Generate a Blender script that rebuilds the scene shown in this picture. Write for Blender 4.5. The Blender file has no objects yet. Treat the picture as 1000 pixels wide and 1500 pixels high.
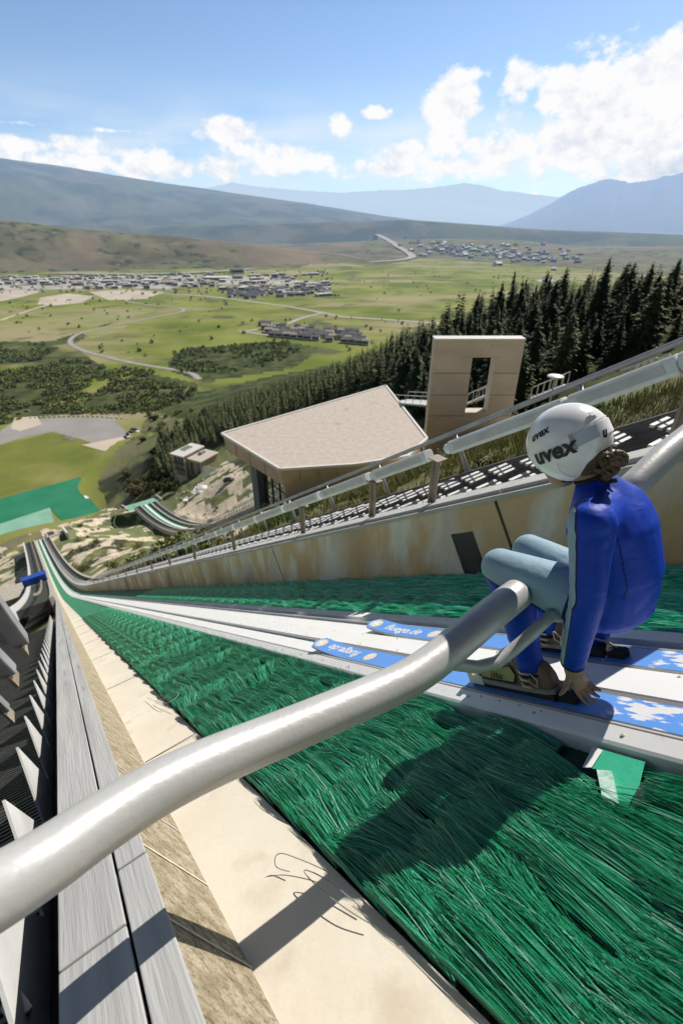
import bpy, math, random
import numpy as np
from mathutils import Vector, Matrix
random.seed(7); np.random.seed(7)
R=math.radians
sc=bpy.context.scene; C=sc.collection
# ------------------------------------------------------------------ frames
F=708.; PITCH=R(30.7)
AX=np.array([1,0,0.]); AF=np.array([0,math.cos(PITCH),-math.sin(PITCH)]); AU=np.array([0,math.sin(PITCH),math.cos(PITCH)])
def ray(px,py): return ((px-500)*AX+F*AF-(py-750)*AU)/F
def nrm(v):
    v=np.array(v,float); l=np.linalg.norm(v); return v/l if l>1e-12 else v
d=nrm(ray(82,868)); T=nrm([d[1],-d[0],0]); N=np.cross(T,d); Z=np.array([0,0,1.])
dh=nrm([d[0],d[1],0])
SL=-d[2]/math.hypot(d[0],d[1])
def S(s,t,n): return s*d+t*T+n*N
def onT(px,py,t):
    r=ray(px,py); return r*(t/(r@T))
def onN(px,py,n):
    r=ray(px,py); return r*(n/(r@N))
ZV=-170.
def onZ(px,py,z=ZV):
    r=ray(px,py); return r*(z/r[2])
def at(px,py,D): return ray(px,py)*D
def ht(w): return float(w[0]*dh[0]+w[1]*dh[1]), float(w[0]*T[0]+w[1]*T[1])
def xy(h,t): return dh*h+T*t
class Path:
    """a ramp in the vertical plane at lateral offset t0: straight, then easing to a flat table"""
    def __init__(s,t0,n0,h0,h1,m1,hs=-6.):
        s.t0=t0
        c=math.sqrt(1+SL*SL); zoff=n0*c
        H=np.arange(hs,h1+.01,.25); z=[];m=[]
        zz=-SL*hs+zoff
        for i,h in enumerate(H):
            mm=SL if h<h0 else SL+(m1-SL)*(h-h0)/(h1-h0)
            if i: zz-=.25*(mm+m[-1])/2
            z.append(zz);m.append(mm)
        s.H=H;s.Zp=np.array(z);s.M=np.array(m)
        ds=np.sqrt(.25**2+np.diff(s.Zp)**2); s.L=np.concatenate([[0],np.cumsum(ds)])
        s.L-=np.interp(n0*N@dh+0,s.H,s.L)   # l=0 abreast of the origin
        s.end=s.L[-1]
    def P(s,l,t,n):
        h=np.interp(l,s.L,s.H);z=np.interp(l,s.L,s.Zp);m=np.interp(l,s.L,s.M)
        if l<s.L[0]:
            k=(l-s.L[0])/math.sqrt(1+SL*SL); h+=k; z-=SL*k
        a=math.atan(m)
        nn=dh*math.sin(a)+Z*math.cos(a)
        return dh*h+Z*z+T*(s.t0+t)+nn*n
    def z(s,h): return np.interp(h,s.H,s.Zp)
MAIN=Path(0,0,36,180,.33)
r_=ray(300,777); K_T=40.; KS=1.6; K90=Path(K_T,K_T*(r_@N)/(r_@T),104,184,.10,hs=40.)
Q=MAIN.P
# ------------------------------------------------------------------ materials
def node(nt,t,**k):
    n=nt.nodes.new(t)
    for a,b in k.items(): setattr(n,a,b)
    return n
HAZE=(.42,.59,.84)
def add_haze(nt,shader,out,L=10500.,hc=None,hs=.92):  # paints haze into a material: glow mixed in with distance from the origin
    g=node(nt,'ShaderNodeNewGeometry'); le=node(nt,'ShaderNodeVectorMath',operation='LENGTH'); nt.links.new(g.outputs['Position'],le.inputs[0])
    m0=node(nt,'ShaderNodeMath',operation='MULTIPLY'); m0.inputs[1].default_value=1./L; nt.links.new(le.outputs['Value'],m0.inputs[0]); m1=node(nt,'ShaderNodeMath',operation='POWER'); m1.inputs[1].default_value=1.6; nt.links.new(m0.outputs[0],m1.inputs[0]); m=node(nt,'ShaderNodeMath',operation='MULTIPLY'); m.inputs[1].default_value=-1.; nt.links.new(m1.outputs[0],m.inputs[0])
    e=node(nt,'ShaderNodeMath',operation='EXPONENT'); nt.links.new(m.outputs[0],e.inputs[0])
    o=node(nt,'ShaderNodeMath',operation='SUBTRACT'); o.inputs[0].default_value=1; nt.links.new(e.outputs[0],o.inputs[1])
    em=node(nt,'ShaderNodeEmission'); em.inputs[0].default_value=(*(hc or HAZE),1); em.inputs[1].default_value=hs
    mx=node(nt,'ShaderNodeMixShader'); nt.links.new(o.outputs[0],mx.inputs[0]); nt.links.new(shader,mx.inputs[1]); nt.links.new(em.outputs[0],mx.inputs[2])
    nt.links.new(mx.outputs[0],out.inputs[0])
def mat(name,c1,c2=None,scale=5,rough=.7,bump=0,bscale=None,coord='pos',stretch=(1,1,1),metal=0,spec=.5,detail=6,
        lo=.35,hi=.65,c3=None,s3=1,lo3=.5,hi3=.6,haze=False,coat=0,sheen=0,bdist=.01,L=10500.,rvar=0,hc=None):
    m=bpy.data.materials.new(name); m.use_nodes=True; nt=m.node_tree; nt.nodes.clear()
    out=node(nt,'ShaderNodeOutputMaterial'); b=node(nt,'ShaderNodeBsdfPrincipled')
    b.inputs['Roughness'].default_value=rough; b.inputs['Metallic'].default_value=metal; b.inputs['Specular IOR Level'].default_value=spec
    b.inputs['Coat Weight'].default_value=coat; b.inputs['Sheen Weight'].default_value=sheen
    b.inputs['Base Color'].default_value=(*c1,1)
    if coord=='pos': cv=node(nt,'ShaderNodeNewGeometry').outputs['Position']
    else: cv=node(nt,'ShaderNodeTexCoord').outputs['UV' if coord=='uv' else 'Object']
    mp=node(nt,'ShaderNodeMapping'); mp.inputs['Scale'].default_value=stretch; nt.links.new(cv,mp.inputs[0])
    def noise(sc_,det):
        n=node(nt,'ShaderNodeTexNoise'); n.inputs['Scale'].default_value=sc_; n.inputs['Detail'].default_value=det; nt.links.new(mp.outputs[0],n.inputs['Vector']); return n
    col=None
    if c2:
        n=noise(scale,detail); r=node(nt,'ShaderNodeMapRange'); r.inputs[1].default_value=lo; r.inputs[2].default_value=hi; nt.links.new(n.outputs[0],r.inputs[0])
        x=node(nt,'ShaderNodeMix',data_type='RGBA'); x.inputs[6].default_value=(*c1,1); x.inputs[7].default_value=(*c2,1); nt.links.new(r.outputs[0],x.inputs[0]); col=x.outputs[2]
        if rvar:
            rr=node(nt,'ShaderNodeMapRange'); rr.inputs[3].default_value=rough-rvar; rr.inputs[4].default_value=rough+rvar; nt.links.new(n.outputs[0],rr.inputs[0]); nt.links.new(rr.outputs[0],b.inputs['Roughness'])
        if c3:
            n=noise(s3,5); r=node(nt,'ShaderNodeMapRange'); r.inputs[1].default_value=lo3; r.inputs[2].default_value=hi3; nt.links.new(n.outputs[0],r.inputs[0])
            y=node(nt,'ShaderNodeMix',data_type='RGBA'); y.inputs[7].default_value=(*c3,1); nt.links.new(r.outputs[0],y.inputs[0]); nt.links.new(col,y.inputs[6]); col=y.outputs[2]
        nt.links.new(col,b.inputs['Base Color'])
    if bump:
        n=noise(bscale or scale*3,8); bp=node(nt,'ShaderNodeBump'); bp.inputs['Strength'].default_value=bump; bp.inputs['Distance'].default_value=bdist
        nt.links.new(n.outputs[0],bp.inputs['Height']); nt.links.new(bp.outputs[0],b.inputs['Normal'])
    if haze: add_haze(nt,b.outputs[0],out,L,hc)
    else: nt.links.new(b.outputs[0],out.inputs[0])
    m.cycles.emission_sampling='NONE'
    return m
M={}
M['cream']=mat('cream_concrete',(.74,.66,.53),(.80,.73,.61),2.6,.85,.35,40,bdist=.004,c3=(.62,.53,.40),s3=6,lo3=.58,hi3=.76)
M['conc']=mat('grey_concrete',(.42,.38,.32),(.52,.48,.41),2,.85,.4,30)
M['stone']=mat('rough_stone_edge',(.36,.29,.18),(.58,.50,.36),22,.95,1,38,bdist=.05,c3=(.24,.20,.13),s3=90,lo3=.55,hi3=.7)
M['wood']=mat('weathered_grey_board',(.40,.395,.385),(.52,.515,.50),5,.8,.6,26,coord='uv',stretch=(.22,5,1),bdist=.004,c3=(.26,.255,.25),s3=7,lo3=.60,hi3=.72)
M['rust']=mat('stained_tan_concrete',(.66,.44,.24),(.76,.68,.57),3.2,.85,.6,30,c3=(.40,.24,.12),s3=1.6,lo3=.5,hi3=.7,bdist=.012,stretch=(1,1,.45),lo=.46,hi=.6)
M['black']=mat('black_rubber_and_gap_shade',(.012,.012,.013),rough=.8)
M['rib']=mat('dark_ribbed_rubber',(.035,.034,.036),(.06,.058,.056),8,.55)
M['white']=mat('white_plastic_track',(.90,.895,.88),(.87,.86,.84),6,.45,c3=(.70,.67,.60),s3=25,lo3=.64,hi3=.8)
M['whitemetal']=mat('white_painted_metal',(.80,.80,.78),(.68,.67,.64),5,.5,.1,40)
M['alu']=mat('aluminium_rail',(.62,.61,.59),(.52,.51,.50),8,.42,metal=.1)
M['galv']=mat('galvanised_steel',(.45,.46,.47),(.34,.35,.36),6,.5,metal=.35)
M['pipe']=mat('silver_painted_pipe',(.56,.555,.54),(.50,.495,.48),7,.42,.10,70,metal=.2,rvar=.08)
M['dark']=mat('dark_timber',(.05,.045,.04),(.09,.085,.08),3,.8)
M['post']=mat('brown_steel_post',(.28,.22,.16),(.38,.32,.25),5,.6)
M['slat']=mat('pale_slat',(.66,.66,.64),(.52,.52,.50),9,.6)
M['greensheet']=mat('green_mat_sheet',(.010,.19,.085),(.03,.28,.14),.8,.55,.8,30,coord='uv',stretch=(4,9,1),c3=(.10,.36,.23),s3=1.2,bdist=.02)
M['greenbase']=mat('green_plastic_base',(.015,.33,.17),(.03,.40,.24),4,.5,.2,50)
M['greenpale']=mat('sun_bleached_green_mat',(.20,.43,.31),(.30,.52,.41),.05,.8,haze=True)
M['greenmid']=mat('green_landing_mat',(.008,.19,.085),(.02,.235,.125),.06,.8,haze=True)
M['blue']=mat('blue_paint',(.02,.08,.42),(.03,.1,.5),4,.5)
M['roofg']=mat('pale_gravel_roof',(.50,.43,.37),(.58,.51,.45),3,.9,.5,9,bdist=.03,c3=(.40,.36,.26),s3=1.1,lo3=.64,hi3=.72)
M['roofedge']=mat('pale_roof_flashing',(.72,.70,.66),rough=.6)
M['fascia']=mat('tan_board_formed_concrete',(.52,.38,.25),(.60,.46,.32),1.5,.85,.4,8)
M['portal']=mat('board_marked_concrete',(.58,.51,.42),(.68,.61,.52),.35,.9,.3,4,c3=(.52,.43,.32),s3=1.3,lo3=.6,hi3=.8,stretch=(1,1,2.5))
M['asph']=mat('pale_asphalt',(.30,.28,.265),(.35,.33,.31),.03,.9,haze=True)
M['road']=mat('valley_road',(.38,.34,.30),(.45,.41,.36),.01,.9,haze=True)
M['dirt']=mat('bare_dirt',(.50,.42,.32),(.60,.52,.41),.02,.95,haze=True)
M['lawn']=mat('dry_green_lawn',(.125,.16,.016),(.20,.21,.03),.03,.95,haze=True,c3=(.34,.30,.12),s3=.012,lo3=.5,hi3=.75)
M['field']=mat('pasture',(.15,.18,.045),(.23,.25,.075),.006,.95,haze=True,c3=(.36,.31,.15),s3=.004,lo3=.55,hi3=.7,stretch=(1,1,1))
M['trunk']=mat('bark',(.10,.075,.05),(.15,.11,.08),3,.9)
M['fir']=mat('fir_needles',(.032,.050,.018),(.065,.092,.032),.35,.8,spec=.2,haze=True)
M['fir2']=mat('olive_fir_needles',(.055,.068,.026),(.10,.115,.045),.3,.8,spec=.2,haze=True)
for k_ in ('fir','fir2'):
    nt_=M[k_].node_tree; b_=[n for n in nt_.nodes if n.type=='BSDF_PRINCIPLED'][0]; src=b_.inputs['Base Color'].links[0].from_socket
    oi=node(nt_,'ShaderNodeObjectInfo'); hv=node(nt_,'ShaderNodeHueSaturation'); mr=node(nt_,'ShaderNodeMapRange'); mr.inputs[3].default_value=.6; mr.inputs[4].default_value=1.9
    mh=node(nt_,'ShaderNodeMapRange'); mh.inputs[3].default_value=.525; mh.inputs[4].default_value=.47; nt_.links.new(oi.outputs['Random'],mh.inputs[0]); nt_.links.new(mh.outputs[0],hv.inputs['Hue'])
    nt_.links.new(oi.outputs['Random'],mr.inputs[0]); nt_.links.new(mr.outputs[0],hv.inputs['Value']); nt_.links.new(src,hv.inputs['Color']); nt_.links.new(hv.outputs[0],b_.inputs['Base Color'])
M['leaf']=mat('scrub_leaves',(.12,.16,.04),(.24,.27,.085),.05,.85,spec=.2,haze=True,c3=(.17,.15,.10),s3=.02,lo3=.5,hi3=.7)
M['brush']=mat('brown_brush',(.11,.09,.05),(.16,.13,.08),.5,.9,spec=.2)
M['grassb']=mat('wild_grass',(.20,.21,.07),(.30,.27,.12),.8,.8,spec=.2,c3=(.12,.17,.05),s3=.3)
M['housew']=mat('house_wall',(.40,.37,.33),(.62,.58,.52),.01,.9,haze=True)
M['roofd']=mat('dark_house_roof',(.13,.14,.15),(.22,.21,.21),.02,.8,haze=True)
M['roofl']=mat('pale_flat_roof',(.62,.60,.57),(.7,.68,.65),.02,.8,haze=True)
M['glassd']=mat('dark_window',(.02,.025,.03),rough=.15)
M['carw']=mat('white_car_paint',(.7,.7,.7),rough=.3); M['card']=mat('dark_car_paint',(.04,.045,.05),rough=.3)
M['tyre']=mat('tyre_rubber',(.02,.02,.02),rough=.8)
M['water']=mat('pond_water',(.30,.45,.60),rough=.2,haze=True)
# ------------------------------------------------------------------ mesh helpers
class MB:
    def __init__(s): s.v=[];s.f=[];s.uv=[];s.mi=[]
    def vert(s,p): s.v.append((float(p[0]),float(p[1]),float(p[2]))); return len(s.v)-1
    def face(s,idx,uv=None,mi=0): s.f.append(tuple(idx)); s.uv.append(uv); s.mi.append(mi)
    def poly(s,pts,mi=0,uv=None): s.face([s.vert(p) for p in pts],uv,mi)
    def box(s,c,a,b,e,mi=0):
        """centre c, half-axis vectors a,b,e"""
        c=np.array(c,float);a=np.array(a,float);b=np.array(b,float);e=np.array(e,float)
        if np.dot(np.cross(a,b),e)<0: a,b=b,a
        i=len(s.v)
        for k in (-1,1):
            for j in (-1,1):
                for q in (-1,1): s.vert(c+a*q+b*j+e*k)
        la,lb,le=[2*np.linalg.norm(x) for x in (a,b,e)]
        for fc,(u,w) in zip([(0,2,3,1),(4,5,7,6),(0,1,5,4),(2,6,7,3),(0,4,6,2),(1,3,7,5)],[(lb,la),(la,lb),(la,le),(le,la),(le,lb),(lb,le)]):
            s.face([i+x for x in fc],[(0,0),(u,0),(u,w),(0,w)],mi)
    def bar(s,p,q,w,hgt,up=N,mi=0):
        p=np.array(p,float);q=np.array(q,float);x=q-p;L=np.linalg.norm(x);x/=L
        y=nrm(np.cross(up,x));z=np.cross(x,y)
        s.box((p+q)/2,x*L/2,y*w/2,z*hgt/2,mi)
    def tube(s,pts,rad,sides=12,caps=True,mi=0,sx=None):
        pts=[np.array(p,float) for p in pts]; n=len(pts)
        if not hasattr(rad,'__len__'): rad=[rad]*n
        tan=[nrm(pts[min(i+1,n-1)]-pts[max(i-1,0)]) for i in range(n)]
        ref=Z if abs(tan[0]@Z)<.9 else np.array([1,0,0.]); u=nrm(np.cross(tan[0],ref)); rows=[];L=0
        for i in range(n):
            u=nrm(u-tan[i]*(u@tan[i])); w=np.cross(tan[i],u); rr=rad[i]; 
            if i: L+=np.linalg.norm(pts[i]-pts[i-1])
            rows.append(([s.vert(pts[i]+(u*math.cos(2*math.pi*k/sides)+w*math.sin(2*math.pi*k/sides))*rr) for k in range(sides)],L))
        for i in range(n-1):
            for k in range(sides):
                k2=(k+1)%sides; a,b=rows[i][0],rows[i+1][0]
                c=2*math.pi*max(rad)
                s.face((a[k],a[k2],b[k2],b[k]),[(rows[i][1],c*k/sides),(rows[i][1],c*(k+1)/sides),(rows[i+1][1],c*(k+1)/sides),(rows[i+1][1],c*k/sides)],mi)
        if caps:
            s.face(rows[0][0][::-1],None,mi); s.face(rows[-1][0],None,mi)
    def loft(s,secs,caps=True,mi=0):
        """secs: list of rings (lists of points)"""
        rows=[[s.vert(p) for p in r] for r in secs]; k_=len(rows[0])
        for i in range(len(rows)-1):
            for k in range(k_):
                k2=(k+1)%k_; s.face((rows[i][k],rows[i][k2],rows[i+1][k2],rows[i+1][k]),None,mi)
        if caps: s.face(rows[0][::-1],None,mi); s.face(rows[-1],None,mi)
    def sweep(s,path,sec,ls,caps=True,mi=0):
        """closed (t,n) section carried along a ramp path"""
        rows=[[s.vert(path(l,t,n)) for t,n in sec] for l in ls]; k_=len(sec)
        per=[0]
        for k in range(k_):
            a=sec[k];b=sec[(k+1)%k_]; per.append(per[-1]+math.hypot(a[0]-b[0],a[1]-b[1]))
        for i in range(len(ls)-1):
            for k in range(k_):
                k2=(k+1)%k_
                s.face((rows[i][k],rows[i+1][k],rows[i+1][k2],rows[i][k2]),[(ls[i],per[k]),(ls[i+1],per[k]),(ls[i+1],per[k+1]),(ls[i],per[k+1])],mi)
        if caps: s.face(rows[0],None,mi); s.face(rows[-1][::-1],None,mi)
    def build(s,name,mats,parent=None,smooth=False,bevel=0,fix=True):
        me=bpy.data.meshes.new(name); me.from_pydata(s.v,[],s.f)
        if not isinstance(mats,(list,tuple)): mats=[mats]
        for m in mats: me.materials.append(m)
        if any(u is not None for u in s.uv):
            ul=me.uv_layers.new(name='UVMap'); buf=[]
            for f,u in zip(s.f,s.uv):
                for k in range(len(f)): buf+= list(u[k]) if u is not None and k<len(u) else [0,0]
            ul.data.foreach_set('uv',buf)
        if len(mats)>1: me.polygons.foreach_set('material_index',s.mi)
        if smooth: me.polygons.foreach_set('use_smooth',[True]*len(me.polygons))
        if fix:
            import bmesh
            bm=bmesh.new(); bm.from_mesh(me); bmesh.ops.recalc_face_normals(bm,faces=bm.faces); bm.to_mesh(me); bm.free()
        o=bpy.data.objects.new(name,me); C.objects.link(o)
        if parent is not None:
            o.parent=parent; o.matrix_parent_inverse=Matrix.Translation(-Vector(parent.location))
        if bevel:
            b=o.modifiers.new('bevel','BEVEL'); b.width=bevel; b.segments=2; b.limit_method='ANGLE'
        if smooth=='auto': 
            pass
        return o
def tag(o,label,cat,group=None):
    o['label']=label;o['category']=cat
    if group:o['group']=group
    return o
def empty(name,loc,label,cat,group=None):
    o=bpy.data.objects.new(name,None); C.objects.link(o); o.location=tuple(float(x) for x in loc); o.empty_display_size=.1
    return tag(o,label,cat,group)
def kind(o,k): o['kind']=k; return o
def copy_tree(o,loc=None,label=None):
    c=o.copy(); C.objects.link(c)
    if loc is not None: c.location=tuple(float(x) for x in loc)
    if label:c['label']=label
    for ch in list(o.children):
        q=ch.copy(); C.objects.link(q); q.parent=c; q.matrix_parent_inverse=ch.matrix_parent_inverse.copy()
        for g in ch.children:
            w=g.copy(); C.objects.link(w); w.parent=q
    return c
def lsr(a,b,st):
    n=max(1,int(math.ceil((b-a)/st))); return [a+(b-a)*i/n for i in range(n+1)]
def lsteps(a,b): # fine near, coarser further
    out=[a]
    while out[-1]<b-.01: out.append(min(b,out[-1]+max(.5,abs(out[-1])*.03)))
    return out
def text_mesh(txt,size,bold=0,shear=0,spacing=1):
    cu=bpy.data.curves.new('lettering','FONT'); cu.body=txt; cu.size=size; cu.offset=bold; cu.shear=shear; cu.space_character=spacing
    cu.align_x='CENTER'; cu.align_y='CENTER'; cu.resolution_u=6
    o=bpy.data.objects.new('lettering',cu); C.objects.link(o)
    dg=bpy.context.evaluated_depsgraph_get(); me=bpy.data.meshes.new_from_object(o.evaluated_get(dg))
    bpy.data.objects.remove(o); return me
def map_text(name,txt,size,fn,m,parent,bold=0,shear=0,spacing=1,sub=0.006):
    import bmesh
    me=text_mesh(txt,size,bold,shear,spacing)
    bm=bmesh.new(); bm.from_mesh(me); bmesh.ops.triangulate(bm,faces=bm.faces)
    for _ in range(3):
        ee=[e for e in bm.edges if e.calc_length()>sub]
        if not ee: break
        bmesh.ops.subdivide_edges(bm,edges=ee,cuts=1); bmesh.ops.triangulate(bm,faces=bm.faces)
    for v in bm.verts:
        p=fn(v.co.x,v.co.y); v.co=Vector([float(x) for x in p])
    bm.to_mesh(me); bm.free(); me.materials.clear(); me.materials.append(m)
    o=bpy.data.objects.new(name,me); C.objects.link(o)
    o.parent=parent; o.matrix_parent_inverse=Matrix.Translation(-Vector(parent.location)) if parent.type=='EMPTY' else Matrix()
    return o
#@@PART2
# ------------------------------------------------------------------ camera, sun, sky
cam=bpy.data.objects.new('camera',bpy.data.cameras.new('camera')); C.objects.link(cam); sc.camera=cam
cam.rotation_euler=(math.pi/2-PITCH,0,0); cam.data.sensor_fit='VERTICAL'; cam.data.sensor_height=36; cam.data.lens=F*36/1500
cam.data.clip_start=.05; cam.data.clip_end=200000
cam.data.dof.use_dof=True; cam.data.dof.focus_distance=1.5; cam.data.dof.aperture_fstop=4.0
SAZ,SEL=R(38),R(43)
sv=Vector((math.sin(SAZ)*math.cos(SEL),math.cos(SAZ)*math.cos(SEL),math.sin(SEL)))
sun=bpy.data.objects.new('sun',bpy.data.lights.new('sun','SUN')); C.objects.link(sun)
sun.data.energy=5.0; sun.data.angle=R(.53); sun.data.color=(1,.955,.88); sun.rotation_euler=sv.to_track_quat('Z','Y').to_euler()
cy=sc.cycles; cy.use_adaptive_sampling=True; cy.adaptive_threshold=.025; cy.adaptive_min_samples=16; cy.max_bounces=5; cy.diffuse_bounces=2; cy.glossy_bounces=2; cy.transmission_bounces=2; cy.caustics_reflective=False; cy.caustics_refractive=False
sc.view_settings.view_transform='Standard'; sc.view_settings.look='None'; sc.view_settings.exposure=0
w=bpy.data.worlds.new('World'); sc.world=w; w.cycles.sampling_method='MANUAL'; w.cycles.sample_map_resolution=256; w.use_nodes=True; nt=w.node_tree; nt.nodes.clear(); L=nt.links
out=node(nt,'ShaderNodeOutputWorld'); sky=node(nt,'ShaderNodeTexSky'); sky.sky_type='NISHITA'; sky.sun_disc=False
sky.sun_elevation=SEL; sky.sun_rotation=SAZ; sky.altitude=2000; sky.air_density=1.0; sky.dust_density=1.2; sky.ozone_density=1.5
def mth(op,a,b=None,c=None,clamp=False):
    n=node(nt,'ShaderNodeMath',operation=op); n.use_clamp=clamp
    for i,x in enumerate((a,b,c)):
        if x is None: continue
        if hasattr(x,'is_linked'): L.new(x,n.inputs[i])
        else: n.inputs[i].default_value=x
    return n.outputs[0]
tc=node(nt,'ShaderNodeTexCoord'); sep=node(nt,'ShaderNodeSeparateXYZ'); L.new(tc.outputs['Generated'],sep.inputs[0])
az=mth('ARCTAN2',sep.outputs[0],sep.outputs[1]); el=mth('ARCSINE',sep.outputs[2])
def azel(px,py):
    r=nrm(ray(px,py)); return math.atan2(r[0],r[1]),math.asin(r[2])
nz=node(nt,'ShaderNodeTexNoise'); nz.inputs['Scale'].default_value=11; nz.inputs['Detail'].default_value=4; nz.inputs['Roughness'].default_value=.56; nz.inputs['Distortion'].default_value=.25
mp=node(nt,'ShaderNodeMapping'); mp.inputs['Scale'].default_value=(1,1,1.7); L.new(tc.outputs['Generated'],mp.inputs[0]); L.new(mp.outputs[0],nz.inputs['Vector'])
# cumulus: (px,py, half width px, half height px, strength)
blobs=[(1010,175,105,110,1.15),(910,130,95,60,1.05),(830,140,60,45,.95),(765,118,42,34,.9),(975,90,70,40,1.0),(870,205,85,55,1.0),(960,235,70,40,.95),(655,150,38,52,.98),(670,118,22,22,.9),(650,205,45,30,.8),
 (552,165,18,12,.85),(570,162,9,8,.6),(498,185,15,20,.8),(335,192,50,18,.8),(395,225,70,28,.62),(290,235,90,25,.55),(125,213,42,17,.75),(30,214,45,14,.75),(205,228,60,18,.62),
 (175,192,60,5,.5),(25,179,40,5,.5),(600,225,75,30,.62),(520,245,90,18,.5),(740,225,90,35,.72),(660,245,120,20,.62),(790,245,40,35,.7),(60,236,120,20,.70),(250,244,170,20,.72),(420,242,110,20,.72),(560,244,110,20,.70),(700,246,140,22,.74),(350,220,60,24,.6),(760,140,30,40,.8),(600,215,30,24,.8),(690,210,22,14,.7),(600,60,5,5,0),(783,288,8,9,.8)]
acc=None
ae=node(nt,'ShaderNodeCombineXYZ'); L.new(az,ae.inputs[0]); L.new(el,ae.inputs[1])
for bx,by,wx,wy,st in blobs:
    wx*=1.12;wy*=1.12
    if not st: continue
    a0,e0=azel(bx,by); a1,_=azel(bx+wx,by); _,e1=azel(bx,by-wy)
    ka,ke=1/abs(a1-a0),1/abs(e1-e0)
    vm_=node(nt,'ShaderNodeVectorMath',operation='MULTIPLY_ADD'); L.new(ae.outputs[0],vm_.inputs[0]); vm_.inputs[1].default_value=(ka,ke,0); vm_.inputs[2].default_value=(-a0*ka,-e0*ke,0)
    ln_=node(nt,'ShaderNodeVectorMath',operation='LENGTH'); L.new(vm_.outputs[0],ln_.inputs[0])
    g=mth('MULTIPLY_ADD',ln_.outputs['Value'],-.58*st,st*1.02)
    acc=g if acc is None else mth('MAXIMUM',acc,g)
def cn(scale,det,loc=(0,0,0),rough=.6):
    n=node(nt,'ShaderNodeTexNoise'); n.inputs['Scale'].default_value=scale; n.inputs['Detail'].default_value=det; n.inputs['Roughness'].default_value=rough
    q=node(nt,'ShaderNodeMapping'); q.inputs['Scale'].default_value=(1,1,1.35); q.inputs['Location'].default_value=loc; L.new(tc.outputs['Generated'],q.inputs[0]); L.new(q.outputs[0],n.inputs['Vector']); return n.outputs[0]
bil=cn(27,6); bil2=cn(27,3,(-.008,-.004,-.014))
dens=mth('ADD',acc,mth('ADD',mth('MULTIPLY',mth('SUBTRACT',nz.outputs[0],.5),1.0),mth('MULTIPLY',mth('SUBTRACT',bil,.5),1.0)))
cm=node(nt,'ShaderNodeMapRange'); cm.interpolation_type='SMOOTHSTEP'; cm.inputs[1].default_value=.36; cm.inputs[2].default_value=.62; L.new(dens,cm.inputs[0])
gate=node(nt,'ShaderNodeMapRange'); gate.inputs[1].default_value=.06; gate.inputs[2].default_value=.26; L.new(acc,gate.inputs[0])
mask=mth('MULTIPLY',cm.outputs[0],gate.outputs[0])
# thin veil low in the sky
nv=node(nt,'ShaderNodeTexNoise'); nv.inputs['Scale'].default_value=5; nv.inputs['Detail'].default_value=3
mv=node(nt,'ShaderNodeMapping'); mv.inputs['Scale'].default_value=(1,1,5); L.new(tc.outputs['Generated'],mv.inputs[0]); L.new(mv.outputs[0],nv.inputs['Vector'])
band=mth('EXPONENT',mth('MULTIPLY',mth('POWER',mth('DIVIDE',mth('SUBTRACT',el,.10),.055),2),-1))
veil=mth('MULTIPLY',band,mth('MULTIPLY',mth('SUBTRACT',nv.outputs[0],.30,clamp=True),3.0),clamp=True)
# light and shade inside the clouds
n2=node(nt,'ShaderNodeTexNoise'); n2.inputs['Scale'].default_value=15; n2.inputs['Detail'].default_value=3
m2=node(nt,'ShaderNodeMapping'); m2.inputs['Location'].default_value=(.02,.01,-.035); m2.inputs['Scale'].default_value=(1,1,1.7); L.new(tc.outputs['Generated'],m2.inputs[0]); L.new(m2.outputs[0],n2.inputs['Vector'])
a0,e0=azel(900,245); low=mth('MULTIPLY',mth('SUBTRACT',e0+.07,el),5,clamp=True)
side=mth('MULTIPLY',mth('SUBTRACT',az,.28),4,clamp=True)
rel=mth('MULTIPLY',mth('SUBTRACT',bil2,bil),1.5)
shd=mth('ADD',mth('ADD',rel,mth('MULTIPLY',mth('SUBTRACT',n2.outputs[0],.52),1.3)),mth('MULTIPLY',low,mth('ADD',mth('MULTIPLY',side,1.1),.10)),clamp=True)
cc=node(nt,'ShaderNodeMix',data_type='RGBA'); cc.inputs[6].default_value=(.98,.98,.99,1); cc.inputs[7].default_value=(.50,.62,.80,1); L.new(shd,cc.inputs[0])
# pale haze toward the horizon
hz=mth('EXPONENT',mth('MULTIPLY',mth('ABSOLUTE',mth('MAXIMUM',el,0)),-9))
skm=node(nt,'ShaderNodeMix',data_type='RGBA',blend_type='MULTIPLY'); skm.inputs[0].default_value=1; L.new(sky.outputs[0],skm.inputs[6]); skm.inputs[7].default_value=(.118,.128,.135,1)
hm=node(nt,'ShaderNodeMix',data_type='RGBA'); L.new(mth('MULTIPLY',hz,.75),hm.inputs[0]); L.new(skm.outputs[2],hm.inputs[6]); hm.inputs[7].default_value=(.50,.68,.93,1)
vm=node(nt,'ShaderNodeMix',data_type='RGBA'); L.new(mth('MULTIPLY',veil,.72),vm.inputs[0]); L.new(hm.outputs[2],vm.inputs[6]); vm.inputs[7].default_value=(.86,.91,.97,1)
fm=node(nt,'ShaderNodeMix',data_type='RGBA'); L.new(mask,fm.inputs[0]); L.new(vm.outputs[2],fm.inputs[6]); L.new(cc.outputs[2],fm.inputs[7])
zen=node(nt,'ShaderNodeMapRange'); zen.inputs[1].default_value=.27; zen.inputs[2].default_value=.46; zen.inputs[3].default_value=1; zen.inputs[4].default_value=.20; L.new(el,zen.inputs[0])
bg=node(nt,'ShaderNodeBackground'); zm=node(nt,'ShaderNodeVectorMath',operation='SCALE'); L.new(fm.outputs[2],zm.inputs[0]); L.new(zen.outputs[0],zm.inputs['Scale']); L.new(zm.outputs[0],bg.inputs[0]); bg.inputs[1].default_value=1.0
L.new(bg.outputs[0],out.inputs[0])
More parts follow.
